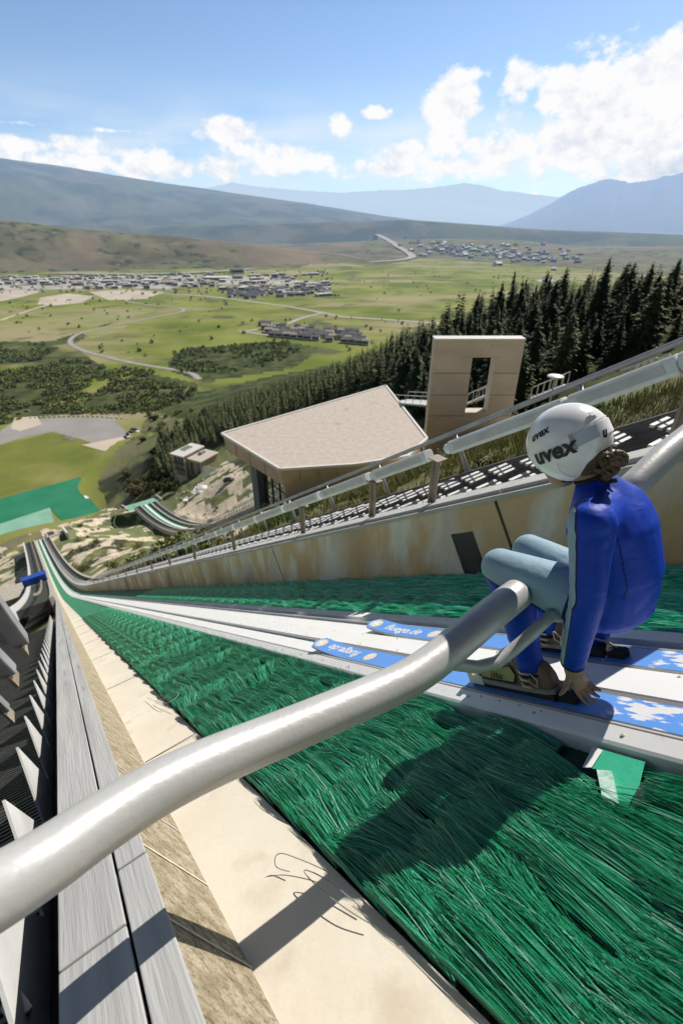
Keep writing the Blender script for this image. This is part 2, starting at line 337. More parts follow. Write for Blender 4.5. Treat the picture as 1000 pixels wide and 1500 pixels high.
# ------------------------------------------------------------------ terrain
cp=[]
def add(w): cp.append((w[0],w[1],w[2]))
for h in list(range(-20,181,20)):
    zc=MAIN.z(max(h,-6)) - (SL*(h+6) if h<-6 else 0)
    slope=SL if h<60 else .5
    for t,dz in [(-60,-16),(-25,-9),(-8,-4.5),(-2,-3.2),(1.2,-2.6),(3.3,-.55 if h<60 else -1.5),(6,-.2 if h<60 else -1.2),(11,+.45 if h<60 else .0)]:
        add((*xy(h,t)[:2],zc+dz))
for h_,z_ in ((-60,39),(-120,80),(-200,128),(-300,160),(-420,150)):
    for t_ in (-260,-90,-10,80,250): add((*xy(h_,t_)[:2],z_-abs(t_)*.12))
for h,t,dn in [(-20,25,-.5),(0,22,-.6),(15,20,-1.),(30,19,-1.5),(-20,60,1.5),(0,60,1),(25,62,.5),(50,62,2),(20,35,.3),(5,40,0),(60,25,-.5),(100,20,0),(130,18,.5)]:
    h_=h; add((*xy(h_,t)[:2], (MAIN.z(h_) if h_>=-6 else -SL*h_)+dn*1.2))
for h in range(40,200,16):
    for t in (K_T-10,K_T,K_T+10): add((*xy(h,t)[:2],K90.z(min(h,184))-(1.6 if h<184 else 8)))
for px,py,D in [(110,748,236),(150,744,238),(640,520,160),(800,500,100),(1000,480,78),(640,600,92),(500,560,250),(450,640,190),(400,590,330),(300,620,380),(240,640,400),(900,470,90),(560,540,200),(360,660,240),(330,700,190),(290,700,230),(270,690,270),(230,700,300),(190,720,290),(165,745,240),(700,470,150),(1100,470,70),(1200,480,60)]:
    add(at(px,py,D))
for h,t,z in [(200,0,-110),(230,0,-128),(270,0,-148),(310,0,-164),(200,-30,-125),(250,-40,-150),(300,-50,-168),(200,14,-104),(215,22,-112),(175,14,-99),(240,20,-135),(280,25,-158),(150,-60,-110),(100,-80,-85),(230,45,-122),(260,50,-140)]:
    add((*xy(h,t)[:2],z))
for px,py in [(60,600),(150,620),(200,600),(100,560),(0,600),(-200,640),(60,690),(150,680),(30,720),(118,700),(150,750),(0,740),(-200,760),(260,550),(330,520),(450,480),(100,520),(600,455),(800,430),(-300,600),(90,735),(110,722),(60,745),(132,733),(60,768),(0,720),(-100,560),(1100,420),(500,430),(190,640),(280,572),(350,557),(420,540),(500,524),(560,506),(620,488),(700,462)]:
    add(onZ(px,py))
cp=np.array(cp,float)
_A=np.linalg.norm(cp[:,None,:2]-cp[None,:,:2],axis=2); n_=len(cp)
_K=np.zeros((n_+3,n_+3)); _K[:n_,:n_]=_A-np.eye(n_)*1.0; _K[:n_,n_]=1; _K[:n_,n_+1:]=cp[:,:2]/100; _K[n_,:n_]=1; _K[n_+1:,:n_]=cp[:,:2].T/100
_w=np.linalg.solve(_K,np.concatenate([cp[:,2],[0,0,0]]))
def rbf(P):
    D=np.linalg.norm(P[:,None,:]-cp[None,:,:2],axis=2)
    return D@_w[:n_]+_w[n_]+P@_w[n_+1:]/100
def vnoise(x,y,seed=0):
    xi=np.floor(x).astype(int);yi=np.floor(y).astype(int);fx=x-xi;fy=y-yi;fx=fx*fx*(3-2*fx);fy=fy*fy*(3-2*fy)
    def hsh(a,b): 
        v=np.sin(a*127.1+b*311.7+seed*74.7)*43758.5453; return v-np.floor(v)
    return (hsh(xi,yi)*(1-fx)+hsh(xi+1,yi)*fx)*(1-fy)+(hsh(xi,yi+1)*(1-fx)+hsh(xi+1,yi+1)*fx)*fy
def fbm(x,y,o=4,seed=0):
    s=0;a=.5
    for i in range(o): s=s+a*vnoise(x*2**i,y*2**i,seed+i); a*=.5
    return s
def prof(pts,r):   # skyline given as picture points -> (azimuth, height at range r)
    A=[];Hh=[]
    for px,py in pts:
        a,e=azel(px,py); A.append(a);Hh.append(r*math.tan(e))
    return np.array(A),np.array(Hh)
rid1=prof([(-300,300),(0,320),(100,334),(200,343),(300,350),(400,362),(480,372),(560,386),(600,400)],2900)
rid2=prof([(-500,215),(0,232),(100,246),(200,262),(300,277),(400,291),(480,303),(560,316),(640,327),(760,338),(1000,350)],9500)
rid3=prof([(-300,330),(300,330),(500,325),(600,322),(700,329),(800,337),(900,340),(1000,344),(1300,350)],6000)
rid0=prof([(-300,330),(400,360),(560,352),(640,350),(760,352),(860,365),(1000,362),(1300,370)],4300)
def ground(P):
    """height of the ground sheet at points P (n,2)"""
    P=np.atleast_2d(P).astype(float)
    r=np.hypot(P[:,0],P[:,1]); a=np.arctan2(P[:,0],P[:,1])
    z=np.full(len(P),ZV)
    k=r<760
    if k.any():
        zz=rbf(P[k]); b=np.clip((r[k]-560)/190,0,1); b=b*b*(3-2*b)
        zz=np.maximum(zz,ZV) ; z[k]=zz*(1-b)+ZV*b
    h=P@dh[:2]; t=P@T[:2]
    # rough the hillside a little
    rough=(fbm(P[:,0]*.5,P[:,1]*.5,4,3)-.47)*np.clip((r-4)/40,0,1)*1.3*np.clip((z-ZV)/6,0,1)*np.clip((np.abs(t-1)-3)/6,0,1)
    z=z+rough+(fbm(P[:,0]*2.5,P[:,1]*2.5,3,9)-.44)*.16*np.clip((t-3.6)/2,0,1)*(r<150)*np.clip((z-ZV)/6,0,1)
    # never through the ramps
    for pth,t0,hw,dp,hmax in ((MAIN,1.,2.6,1.2,181),(K90,K_T,4.8,.9,186)):
        k=(np.abs(t-t0)<hw+2.5)&(h<hmax)&(h>-30)
        if k.any():
            lim=pth.z(np.maximum(h[k],-6))-SL*np.minimum(h[k]+6,0)-dp
            f=np.clip((np.abs(t[k]-t0)-hw)/2.5,0,1); z[k]=np.where(z[k]>lim,lim*(1-f)+z[k]*f,z[k])
    for (A,Hh),R0,w0,w1 in ((rid1,2900,520,1200),(rid0,4300,900,1500),(rid3,6000,900,2500),(rid2,9500,4200,4500)):
        hh=np.interp(a,A,Hh)-ZV
        u=np.where(r<R0,(R0-r)/w0,(r-R0)/w1); u=np.clip(1-u,0,1); u=u*u*(3-2*u)
        nn=.82+.36*fbm(P[:,0]/(R0*.06),P[:,1]/(R0*.06),5,R0)
        far=np.maximum(hh,0)*u*(1-(1-nn)*np.clip(4*u*(1-u)+.05,0,1)*1.2)
        z=np.maximum(z,ZV+far)
    return z
def hit(px,py,far=9000):
    r=ray(px,py); D=np.concatenate([np.arange(6,700,1.),np.arange(700,far,8.)]); P_=D[:,None]*r[None,:]; g=ground(P_[:,:2]); k=np.argmax(P_[:,2]<g)
    if not (P_[:,2]<g).any(): return at(px,py,far)
    return np.array([P_[k,0],P_[k,1],g[k]])
def gz(w): return float(ground(np.array([[w[0],w[1]]]))[0])
rs=[0.6]
while rs[-1]<70000: rs.append(rs[-1]*1.0185+.05 if rs[-1]<1000 else rs[-1]*1.011)
rs=np.array(rs); az_=np.radians(np.concatenate([np.arange(-180,-45,2.5),np.arange(-45,48,.24),np.arange(48,182.5,2.5)]))
RR,AA=np.meshgrid(rs,az_,indexing='ij'); P=np.stack([(RR*np.sin(AA)).ravel(),(RR*np.cos(AA)).ravel()],1)
zz=ground(P); nr,na=RR.shape
me=bpy.data.meshes.new('ground')
V=np.column_stack([P,zz]); idx=np.arange(nr*na).reshape(nr,na)
Fc=np.stack([idx[:-1,:-1],idx[1:,:-1],idx[1:,1:],idx[:-1,1:]],-1).reshape(-1,4)
me.from_pydata(V.tolist(),[],Fc[:,::-1].tolist()); me.polygons.foreach_set('use_smooth',[True]*len(Fc))
# land cover painted per vertex: r=forest/scrub, g=pasture green, b=bare dirt
def inside(P,poly):
    x,y=P[:,0],P[:,1]; c=np.zeros(len(P),bool); n=len(poly)
    for i in range(n):
        (x1,y1),(x2,y2)=poly[i][:2],poly[(i+1)%n][:2]
        c^=((y1>y)!=(y2>y))&(x<(x2-x1)*(y-y1)/((y2-y1) if y2!=y1 else 1e-9)+x1)
    return c
def vp(pts): return [onZ(*p)[:2] for p in pts]
r=np.hypot(P[:,0],P[:,1]); h=P@dh[:2]; t=P@T[:2]
cr=np.zeros((len(P),4)); cr[:,3]=1
wn=fbm(P[:,0]/60,P[:,1]/60,4,21); wl=fbm(P[:,0]/260,P[:,1]/260,4,5)
hillside=(zz>ZV+2)&(r<750)
scr=inside(P,vp([(-300,520),(0,500),(70,500),(170,470),(110,505),(140,530),(290,560),(300,620),(230,610),(190,606),(120,606),(0,625),(-300,640)]))
cr[:,0]=np.where(scr,.55+.9*(wn-.45),0)
cr[:,0]=np.where(inside(P,vp([(245,530),(265,512),(330,505),(420,500),(470,510),(430,540),(300,560),(250,545)])),.9,cr[:,0])
fst=hillside&(t>45+.25*np.clip(h,0,400)); cr[:,0]=np.where(fst,1,cr[:,0])
cr[:,1]=np.where(hillside,.25+1.2*(fbm(P[:,0]/9,P[:,1]/9,4,2)-.42),.85)
pat=fbm(P[:,0]/5,P[:,1]/5,4,31)
cr[:,2]=np.where(hillside&(t<45),np.clip((pat-.46)*7,0,1)*np.clip((r-8)/20,.25,1),0)
track=inside(P,[at(260,700,205)[:2],at(330,655,235)[:2],at(420,650,120)[:2],at(440,760,60)[:2],at(330,770,120)[:2],at(240,740,200)[:2]]); cr[:,2]=np.where(track&(pat>.40),1,cr[:,2])
far=r>2450
cr[:,1]=np.where(far,.0,cr[:,1]); 
hill=(zz>ZV+12)&(r>1500)
cr[:,0]=np.where(hill&(r>5200),.65+.6*(wl-.4),np.where(hill,.18,cr[:,0])); 
cr[:,2]=np.where(hill&(r<5200),np.clip((wl-.40)*3.0,0,.75),cr[:,2])
pas=inside(P,vp([(395,402),(470,388),(560,388),(620,378),(760,388),(880,396),(1100,420),(1100,470),(640,476),(520,455),(430,440),(520,425)])); cr[:,1]=np.where(pas&~hill,1,cr[:,1])
ca=me.color_attributes.new('cover','FLOAT_COLOR','POINT'); ca.data.foreach_set('color',np.clip(cr,0,1).ravel())
gr=bpy.data.objects.new('ground',me); C.objects.link(gr); kind(gr,'structure')
m=bpy.data.materials.new('ground_cover'); m.use_nodes=True; nt=m.node_tree; nt.nodes.clear(); L=nt.links
o=node(nt,'ShaderNodeOutputMaterial'); b=node(nt,'ShaderNodeBsdfPrincipled'); b.inputs['Roughness'].default_value=.95; b.inputs['Specular IOR Level'].default_value=.1
at_=node(nt,'ShaderNodeAttribute',attribute_name='cover'); sp=node(nt,'ShaderNodeSeparateColor'); L.new(at_.outputs['Color'],sp.inputs[0])
ge=node(nt,'ShaderNodeNewGeometry')
def nz_(s,det=5,str_=(1,1,1)):
    n=node(nt,'ShaderNodeTexNoise'); n.inputs['Scale'].default_value=s; n.inputs['Detail'].default_value=det
    mm=node(nt,'ShaderNodeMapping'); mm.inputs['Scale'].default_value=str_; L.new(ge.outputs['Position'],mm.inputs[0]); L.new(mm.outputs[0],n.inputs['Vector']); return n.outputs[0]
def rng(x,a,b_):
    n=node(nt,'ShaderNodeMapRange'); n.inputs[1].default_value=a; n.inputs[2].default_value=b_; L.new(x,n.inputs[0]); return n.outputs[0]
def mix(f,a,b_):
    n=node(nt,'ShaderNodeMix',data_type='RGBA'); 
    for i,x in ((0,f),(6,a),(7,b_)):
        if hasattr(x,'is_linked'): L.new(x,n.inputs[i])
        else: n.inputs[i].default_value=x if i==0 else (*x,1)
    return n.outputs[2]
def mulm(a,b_):
    n=node(nt,'ShaderNodeMath',operation='MULTIPLY'); 
    for i,x in ((0,a),(1,b_)):
        if hasattr(x,'is_linked'): L.new(x,n.inputs[i])
        else: n.inputs[i].default_value=x
    n.use_clamp=True; return n.outputs[0]
def addm(a,b_):
    n=node(nt,'ShaderNodeMath',operation='ADD'); 
    for i,x in ((0,a),(1,b_)):
        if hasattr(x,'is_linked'): L.new(x,n.inputs[i])
        else: n.inputs[i].default_value=x
    return n.outputs[0]
sage=mix(rng(nz_(.006,8),.4,.6),(.12,.11,.055),(.20,.175,.09))
sage=mix(rng(nz_(.0016,6,(1,1,4)),.50,.60),sage,(.17,.20,.09))
sage=mix(rng(nz_(.02,4),.52,.62),sage,(.06,.068,.04))
sage=mix(rng(nz_(.009,6),.55,.64),sage,(.22,.19,.12))
green=mix(rng(nz_(.008,8,(1,1,1)),.38,.62),(.135,.18,.026),(.27,.29,.07))
green=mix(rng(nz_(.0045,7,(.6,1.6,1)),.50,.64),green,(.36,.31,.17))
green=mix(rng(nz_(.013,7),.58,.68),green,(.12,.125,.06))
near=mix(rng(nz_(.9,7),.4,.6),(.13,.155,.045),(.27,.25,.12)); 
dist=node(nt,'ShaderNodeVectorMath',operation='LENGTH'); L.new(ge.outputs['Position'],dist.inputs[0])
green=mix(rng(dist.outputs['Value'],250,420),near,green)
base=mix(rng(addm(sp.outputs[1],mulm(nz_(.02,4),.2)),.45,.65),sage,green)
hillc=mix(rng(nz_(.5,7),.42,.6),(.33,.29,.15),(.19,.20,.065))
dirtc=mix(rng(nz_(.7,7),.4,.62),(.72,.62,.48),(.52,.44,.31))
dirtf=mix(rng(nz_(.004,7),.4,.6),(.26,.20,.13),(.18,.15,.10))
dirtc=mix(rng(dist.outputs['Value'],700,1400),dirtc,dirtf)
base=mix(rng(addm(sp.outputs[2],mulm(nz_(.8,6),.25)),.35,.65),base,dirtc)
forest=mix(rng(nz_(.06,7),.42,.6),(.045,.062,.024),(.10,.118,.04))
ff=mix(rng(nz_(.0022,9),.42,.58),(.045,.065,.045),(.15,.14,.09)); ff=mix(rng(nz_(.0011,7,(1,.5,2)),.52,.60),ff,(.10,.125,.05)); forest=mix(rng(dist.outputs['Value'],1500,3500),forest,ff)
base=mix(rng(addm(sp.outputs[0],addm(mulm(nz_(.03,4),.5),-.25)),.40,.62),base,forest)
bp=node(nt,'ShaderNodeBump'); bp.inputs['Strength'].default_value=.6; bp.inputs['Distance'].default_value=.12; L.new(nz_(2.5,8),bp.inputs['Height']); L.new(bp.outputs[0],b.inputs['Normal'])
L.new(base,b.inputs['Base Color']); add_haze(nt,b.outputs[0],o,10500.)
m.cycles.emission_sampling='NONE'; me.materials.append(m)
# mountains beyond the valley
def mountains(name,pts,R0,depth,col,Lh,seed,amp=.12):
    A,Hh=prof(pts,R0); aa=np.linspace(A[0],A[-1],260); mb=MB()
    hh=np.interp(aa,A,Hh); hh=hh+(fbm(aa*60+seed,aa*0+seed,5,seed)-.47)*amp*np.maximum(hh,200)
    rows=[(1-depth,0),(1-.6*depth,.35),(1-.3*depth,.72),(1,1),(1+.5*depth,.3)]
    nn=12; 
    for i in range(nn+1):
        u=i/nn; rr=R0*(1-depth*(1-u)); k=u**1.2
        for a,hv in zip(aa,hh):
            rg=(fbm(np.array([a*90+seed]),np.array([u*3.]),5,seed)[0]-.47)
            z_=ZV+(hv-ZV)*k*(1+rg*1.1*(1-u)*u*3)
            rj=rr*(1+.12*rg*(1-u)); mb.vert((rj*math.sin(a),rj*math.cos(a),z_))
    for i in range(nn):
        for j in range(len(aa)-1):
            q=i*len(aa)+j; mb.face((q,q+1,q+1+len(aa),q+len(aa)))
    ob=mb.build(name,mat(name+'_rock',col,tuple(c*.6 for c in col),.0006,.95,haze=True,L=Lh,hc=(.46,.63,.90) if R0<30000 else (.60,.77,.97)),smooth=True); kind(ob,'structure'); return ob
mountains('mountains',[(560,330),(700,338),(740,328),(775,314),(810,296),(845,276),(885,262),(920,268),(960,262),(1000,250),(1100,240),(1400,300)],26000,.35,(.10,.12,.13),16500,3)
mountains('distant_hills',[(240,300),(330,272),(400,283),(470,283),(540,291),(600,294),(640,291),(690,299),(740,306),(800,315),(900,330)],34000,.3,(.10,.12,.12),16000,8,.1)
mountains('distant_mountains',[(280,280),(340,268),(420,278),(500,282),(580,278),(640,274),(678,268),(700,271),(740,280),(790,285),(900,300),(1000,300)],60000,.2,(.1,.1,.1),29000,13,.06)
#@@PART3
# ------------------------------------------------------------------ the ramp
LS=lsteps(-1.6,MAIN.end-.01); LEND=MAIN.end
def closed(a): return a
ramp=empty('ski_jump_ramp',Q(0,1.3,-.9),'long steep ski jump ramp with green matting between low concrete kerbs','ski jump')
M['bed']=mat('dark_mat_bed',(.002,.022,.011),(.003,.035,.017),30,.7,.5,80)  # near-black colour paints the shade in the gaps between bristles
b=MB(); b.sweep(Q,[(.3,-.885),(.3,-1.3),(2.34,-1.3),(2.34,-.885)],[x for x in LS if x<13.6]+[14.]); b.build('mat_bed',M['bed'],ramp)
b=MB(); b.sweep(Q,[(.3,-.865),(.3,-1.3),(2.34,-1.3),(2.34,-.865)],[14.001]+[x for x in LS if x>14.3]); b.build('mat_bed',M['greensheet'],ramp)
b=MB(); b.sweep(Q,[(.33,-.86),(.305,-1.2),(.02,-1.2),(.07,-.852)][::1],LS); b.build('kerb',M['cream'],ramp)
b=MB(); b.sweep(Q,[(.078,-.845),(.04,-1.2),(-.10,-1.2),(-.10,-.70),(-.022,-.655)],LS); st=b.build('stone_edge',M['stone'],ramp)
# grey boards on the left wall top
for (t0,t1,n0) in [(-.0885,-.020,-.645),(-.2135,-.0905,-.648)]:
    b=MB(); L0=-1.6
    jr=random.Random(int(t0*999))
    while L0<LEND-.3:
        L1=min(LEND-.02,L0+jr.uniform(2.6,3.4)); e=jr.uniform(-.0015,.0015)
        b.sweep(Q,[(t0+.004,n0+e),(t0+.004,n0-.05),(t1,n0-.05),(t1,n0+e)],[L0+.004]+[x for x in LS if L0+.2<x<L1-.2]+[L1-.004]); L0=L1
    b.build('board',M['wood'],ramp,bevel=.003)
b=MB(); b.sweep(Q,[(-.10,-.70),(-.10,-2.2),(-.2135,-2.2),(-.2135,-.70)],LS); b.build('wall_core',M['conc'],ramp)
b=MB(); b.sweep(Q,[(-.215,-.70),(-.215,-1.6),(-.30,-1.6),(-.30,-.92)],[x for x in LS if x<46]); b.build('dark_gap_filler',M['black'],ramp)  # black filler standing in for the shade inside the gap
for i in range(60):
    l=-1.0+.27*i*(1+i*.012); b=MB()
    if l>40: break
    for (ta,na,tb,nb_) in ((.0785,-.8445,-.0215,-.6535),):
        p0,p1,p2,p3=Q(l,ta+.0015,na+.0015),Q(l,tb+.0015,nb_+.0015),Q(l+.007,tb+.0015,nb_+.0015),Q(l+.007,ta+.0015,na+.0015); b.poly([p0,p1,p2,p3])
    o=b.build('mortar_joint',M['cream'],None,fix=False); o.parent=st; o.matrix_parent_inverse=Matrix()
for i in range(16):
    l=.55+1.9*i; b=MB(); b.box(Q(l,.2,-.8515),d*.002,T*.118,N*.0012); b.build('slab_joint',M['dark'],ramp)
# take-off edge
b=MB(); b.box(Q(LEND+.12,1.05,-1.3),nrm(Q(LEND,0,0)-Q(LEND-.5,0,0))*.14,T*1.45,N*.6); b.build('takeoff_lip',M['cream'],ramp)
# wire loops left on the concrete beside the mats
def wire(pxs,nm='wire_loop'):
    b=MB(); pts=[onN(x,y,-.842+dn) for x,y,dn in pxs]
    # smooth
    v=[Vector(p) for p in pts]; outp=[]
    for i in range(len(v)-1):
        p0=v[max(i-1,0)];p1=v[i];p2=v[i+1];p3=v[min(i+2,len(v)-1)]
        for k in range(6):
            u=k/6; outp.append(.5*((2*p1)+(p2-p0)*u+(2*p0-5*p1+4*p2-p3)*u*u+(3*p1-p0-3*p2+p3)*u**3))
    outp.append(v[-1]); b.tube([np.array(p) for p in outp],.0013,6); return b.build(nm,M['galv'])
tag(wire([(424,1277,.0),(405,1270,.0),(403,1256,.02),(412,1250,.025),(432,1256,.015),(470,1272,.005),(505,1292,.0)]),'short hooked wire lying on the cream kerb near the pipe shadow','wire')
tag(wire([(540,1352,0),(505,1330,.01),(470,1303,.015),(447,1280,.02),(450,1275,.02),(480,1290,.012),(530,1330,0)]),'longer looped wire at the mat edge below the pipe shadow','wire')
tag(wire([(215,1022,0),(240,1030,.02),(258,1022,.02),(262,1012,.01),(245,1022,0),(228,1028,0),(255,1040,0)]),'small blue-grey cord tied at the edge of the matting','cord')
# ------------------------------------------------------------------ track
trk=empty('inrun_track',Q(0,1.3,-.86),'white double ski track running down the middle of the green matting','track')
def rib(nm,sec,m,ls=LS): 
    b=MB(); b.sweep(Q,sec[::-1],ls); return b.build(nm,m,trk)
rib('side_flange',[(1.0,-.885),(1.004,-.842),(1.012,-.836),(1.058,-.822),(1.062,-.826),(1.062,-.885)],M['white'])
rib('side_flange',[(1.53,-.885),(1.53,-.820),(1.60,-.822),(1.612,-.83),(1.615,-.885)],M['white'])
rib('groove_floor',[(1.0625,-.885),(1.0625,-.852),(1.205,-.852),(1.205,-.885)],M['white'])
rib('groove_floor',[(1.348,-.885),(1.348,-.852),(1.5295,-.852),(1.5295,-.885)],M['white'])
far_=[x for x in LS if x>2.2]
for a,c in ((1.075,1.19),(1.36,1.475)):
    rib('glide_strip',[(a,-.851),(a,-.838),(c,-.838),(c,-.851)],M['white'])
rib('centre_deck',[(1.206,-.885),(1.206,-.822),(1.21,-.818),(1.338,-.818),(1.347,-.824),(1.347,-.885)],M['white'])
rib('edge_rail',[(1.478,-.851),(1.478,-.822),(1.4865,-.822),(1.4865,-.851)],M['alu'])
rib('edge_rail',[(1.0630,-.8515),(1.0630,-.820),(1.0685,-.820),(1.0685,-.8515)],M['alu'])
# bolts: one mesh each while near
def bolt(s,t,n,r=.006):
    b=MB(); c=S(s,t,n)
    b.loft([[c+N*z+(d*math.cos(k*math.pi/4)+T*math.sin(k*math.pi/4))*rr for k in range(8)] for z,rr in ((0,r),(.0022,r*.85),(.003,r*.4),(.0012,r*.33))])
    return b.build('bolt',M['alu'],trk)
for i in range(22): 
    bolt(.23+.27*i,1.035,-.829); 
for i in range(16): bolt(.30+.33*i,1.225,-.8183,.0055); bolt(.42+.33*i,1.325,-.8183,.0055); bolt(.35+.4*i,1.57,-.8215)
for s_ in (1.02,1.10,1.18,1.26): bolt(s_,1.047,-.8255,.004)
# ------------------------------------------------------------------ bristle mats
M['bristle']=mat('green_bristle',(.006,.20,.085),(.018,.32,.15),30,.36,coord='obj',spec=.42,c3=(.22,.50,.36),s3=120,lo3=.55,hi3=.8)
def bristle_mesh(width,count,seed,L0=.36,wd=.0021,edge=0,segs=4,hole=None,off=0):
    """a strip of bristles in its own frame: x across, y downhill, z up; clumped, fanned and overlapping the next row"""
    rn=random.Random(seed); vs=[];fs=[]
    clumps=[]
    x=0
    while x<width:
        clumps.append((x,rn.gauss(0,.075),rn.uniform(.9,1.08),rn.uniform(0,.008))); x+=rn.uniform(.012,.05)
    for i in range(count):
        x0=rn.uniform(0,width); c=min(clumps,key=lambda q:abs(q[0]-x0)); 
        a=c[1]*.8+rn.gauss(0,.03)+.16*math.sin(x0*6+seed*1.7)
        if edge and rn.random()<.5:
            k=max(0,1-abs((x0-(width if edge>0 else 0)))/.09); a+=edge*k*.8
        Lb=L0*c[2]*rn.uniform(.75,1.08); z0=rn.uniform(0,.014)+c[3]; lift=rn.uniform(.006,.022)+c[3]
        curl=rn.gauss(0,.05)+.5*c[1]; pts=[]
        for k in range(segs+1):
            u=k/segs; ang=a+curl*(u-.3)*u
            y=Lb*u*math.cos(ang); xx=x0+Lb*u*math.sin(ang)
            
            if xx<.004: xx=.004+abs(xx)*.1
            if xx>width: xx=width-(xx-width)*.1
            z=z0+lift*math.sin(math.pi*.5*min(1,u*1.4))+.014*u+.012*u*(1-u)
            pts.append((xx,y-.02,z))
        if hole:
            if hole(off+pts[0][1]+.02,.335+pts[0][0]): continue
            kk=next((q for q,p in enumerate(pts) if hole(off+p[1],.335+p[0])),len(pts))
            if kk<2: continue
            pts=pts[:kk]
        w=wd*rn.uniform(.7,1.2); tw=rn.uniform(-.6,.6)
        ca,sa=math.cos(a),math.sin(a); base=len(vs)
        segs_=len(pts)-1
        for k,p in enumerate(pts):
            ww=w*(1-.35*k/segs)
            ox,oy,oz=ca*ww*math.cos(tw),-sa*ww*math.cos(tw),ww*math.sin(tw)
            vs.append((p[0]-ox,p[1]-oy,p[2]-oz)); vs.append((p[0],p[1],p[2]+ww*.8)); vs.append((p[0]+ox,p[1]+oy,p[2]+oz))
        for k in range(segs_):
            q=base+3*k; fs.append((q,q+1,q+4,q+3)); fs.append((q+1,q+2,q+5,q+4))
    me=bpy.data.meshes.new('bristles'); me.from_pydata(vs,[],fs); me.materials.append(M['bristle']); return me
nt=M['bristle'].node_tree; bs=[n for n in nt.nodes if n.type=='BSDF_PRINCIPLED'][0]; ge=node(nt,'ShaderNodeNewGeometry'); cr_=node(nt,'ShaderNodeValToRGB')
el_=cr_.color_ramp.elements; el_[0].position=0; el_[0].color=(.003,.10,.042,1); el_[1].position=1; el_[1].color=(.42,.62,.52,1)
for p_,c_ in ((.35,(.010,.28,.12,1)),(.72,(.03,.46,.23,1)),(.88,(.10,.50,.31,1)),(.96,(.32,.62,.48,1))):  # palest strand colours stand in for sun highlights on the bristles
    q_=el_.new(p_); q_.color=c_
nt.links.new(ge.outputs['Random Per Island'],cr_.inputs[0]); nt.links.new(cr_.outputs[0],bs.inputs['Base Color'])
# left mats lie between kerb and track (t .33-1.0), right ones between track and wall (1.615-2.3)
longL=[bristle_mesh(.655,3600,40+k,.40,.0012,segs=5) for k in range(2)]
nearL=[bristle_mesh(.655,3300,50+k,.265,.0012) for k in range(4)]
nearR=[bristle_mesh(.67,2600,80+k,.275,.0017) for k in range(3)]
farM=[bristle_mesh(.66,800,90+k,.29,.0046,segs=3) for k in range(3)]
M['bristle2']=M['bristle'].copy(); M['bristle2'].name='brightened_green_bristle'
for e_ in [n for n in M['bristle2'].node_tree.nodes if n.type=='VALTORGB'][0].color_ramp.elements: e_.color=tuple(min(.8,c*1.9) for c in e_.color[:3])+(1,)  # right mats: colour lifted to paint fill light into the wall's shadow
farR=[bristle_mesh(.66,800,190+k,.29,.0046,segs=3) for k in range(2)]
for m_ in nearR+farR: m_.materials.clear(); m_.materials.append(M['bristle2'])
def place_mat(me,s,t,n,rot=0):
    o=bpy.data.objects.new('bristle_mat',me); C.objects.link(o)
    Mx=Matrix.Identity(4)
    for r_i in range(3):
        Mx[r_i][0]=T[r_i];Mx[r_i][1]=d[r_i];Mx[r_i][2]=N[r_i]
    p=S(s,t,n)
    for r_i in range(3): Mx[r_i][3]=p[r_i]
    o.matrix_world=Mx@Matrix.Rotation(rot,4,'Z'); return o
k=0; s_=-.45
_pp=[(lambda w:(w@d,w@T))(onN(x,y,-.85)) for x,y in [(866,1088),(948,1112),(940,1150),(910,1210),(890,1196),(880,1134),(850,1124)]]
def hole(s,t):
    c=False
    for i in range(len(_pp)):
        (x1,y1),(x2,y2)=_pp[i],_pp[(i+1)%len(_pp)]
        if (y1>t)!=(y2>t) and s<(x2-x1)*(t-y1)/(y2-y1)+x1: c=not c
    return c
while s_<14:
    pit=.30 if s_<.5 else .205
    me_=(longL[k%2] if s_<.5 else nearL[k%4]) if s_<4.6 else farM[k%3]
    if -.2<s_<1.0: me_=bristle_mesh(.655,3600 if s_<.5 else 3300,60+k,.40 if s_<.5 else .27,.0012,segs=5,hole=hole,off=s_)
    o=place_mat(me_,s_,.335,-.884+random.uniform(-.002,.003),random.gauss(0,.012))
    tag(o,'green bristle mat in a row on the left, kerb side, of the white track','mat','green bristle mats left of the track')
    me_=nearR[k%3] if s_<4.6 else farR[k%2]
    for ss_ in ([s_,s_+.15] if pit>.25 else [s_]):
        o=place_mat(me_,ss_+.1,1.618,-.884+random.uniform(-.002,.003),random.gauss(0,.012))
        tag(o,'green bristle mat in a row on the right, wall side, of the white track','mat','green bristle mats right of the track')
    s_+=pit; k+=1
tag(place_mat(bristle_mesh(.655,3000,77,.20,.0012,segs=5,hole=hole,off=.80),.80,.335,-.884),'short green bristle mat just downhill of the bare bright green plate','mat','green bristle mats left of the track')
# tufts standing up against the track flange
b=MB(); rn=random.Random(5)
for c in range(34):
    s0=2.1+.28*c+rn.uniform(-.04,.04); 
    for i in range(70 if c<8 else 30):
        p=S(s0+rn.gauss(0,.03),.965+rn.gauss(0,.015),-.86); q=p+N*rn.uniform(.025,.065)+T*rn.uniform(.0,.05)+d*rn.uniform(.0,.10)
        wv=d*.0016*(1+c*.06); b.poly([p-wv,p+wv,q])
kind(tag(b.build('bristle_tufts',M['bristle'],fix=False),'upturned tufts of green bristle along the near edge of the white track','bristles'),'stuff')
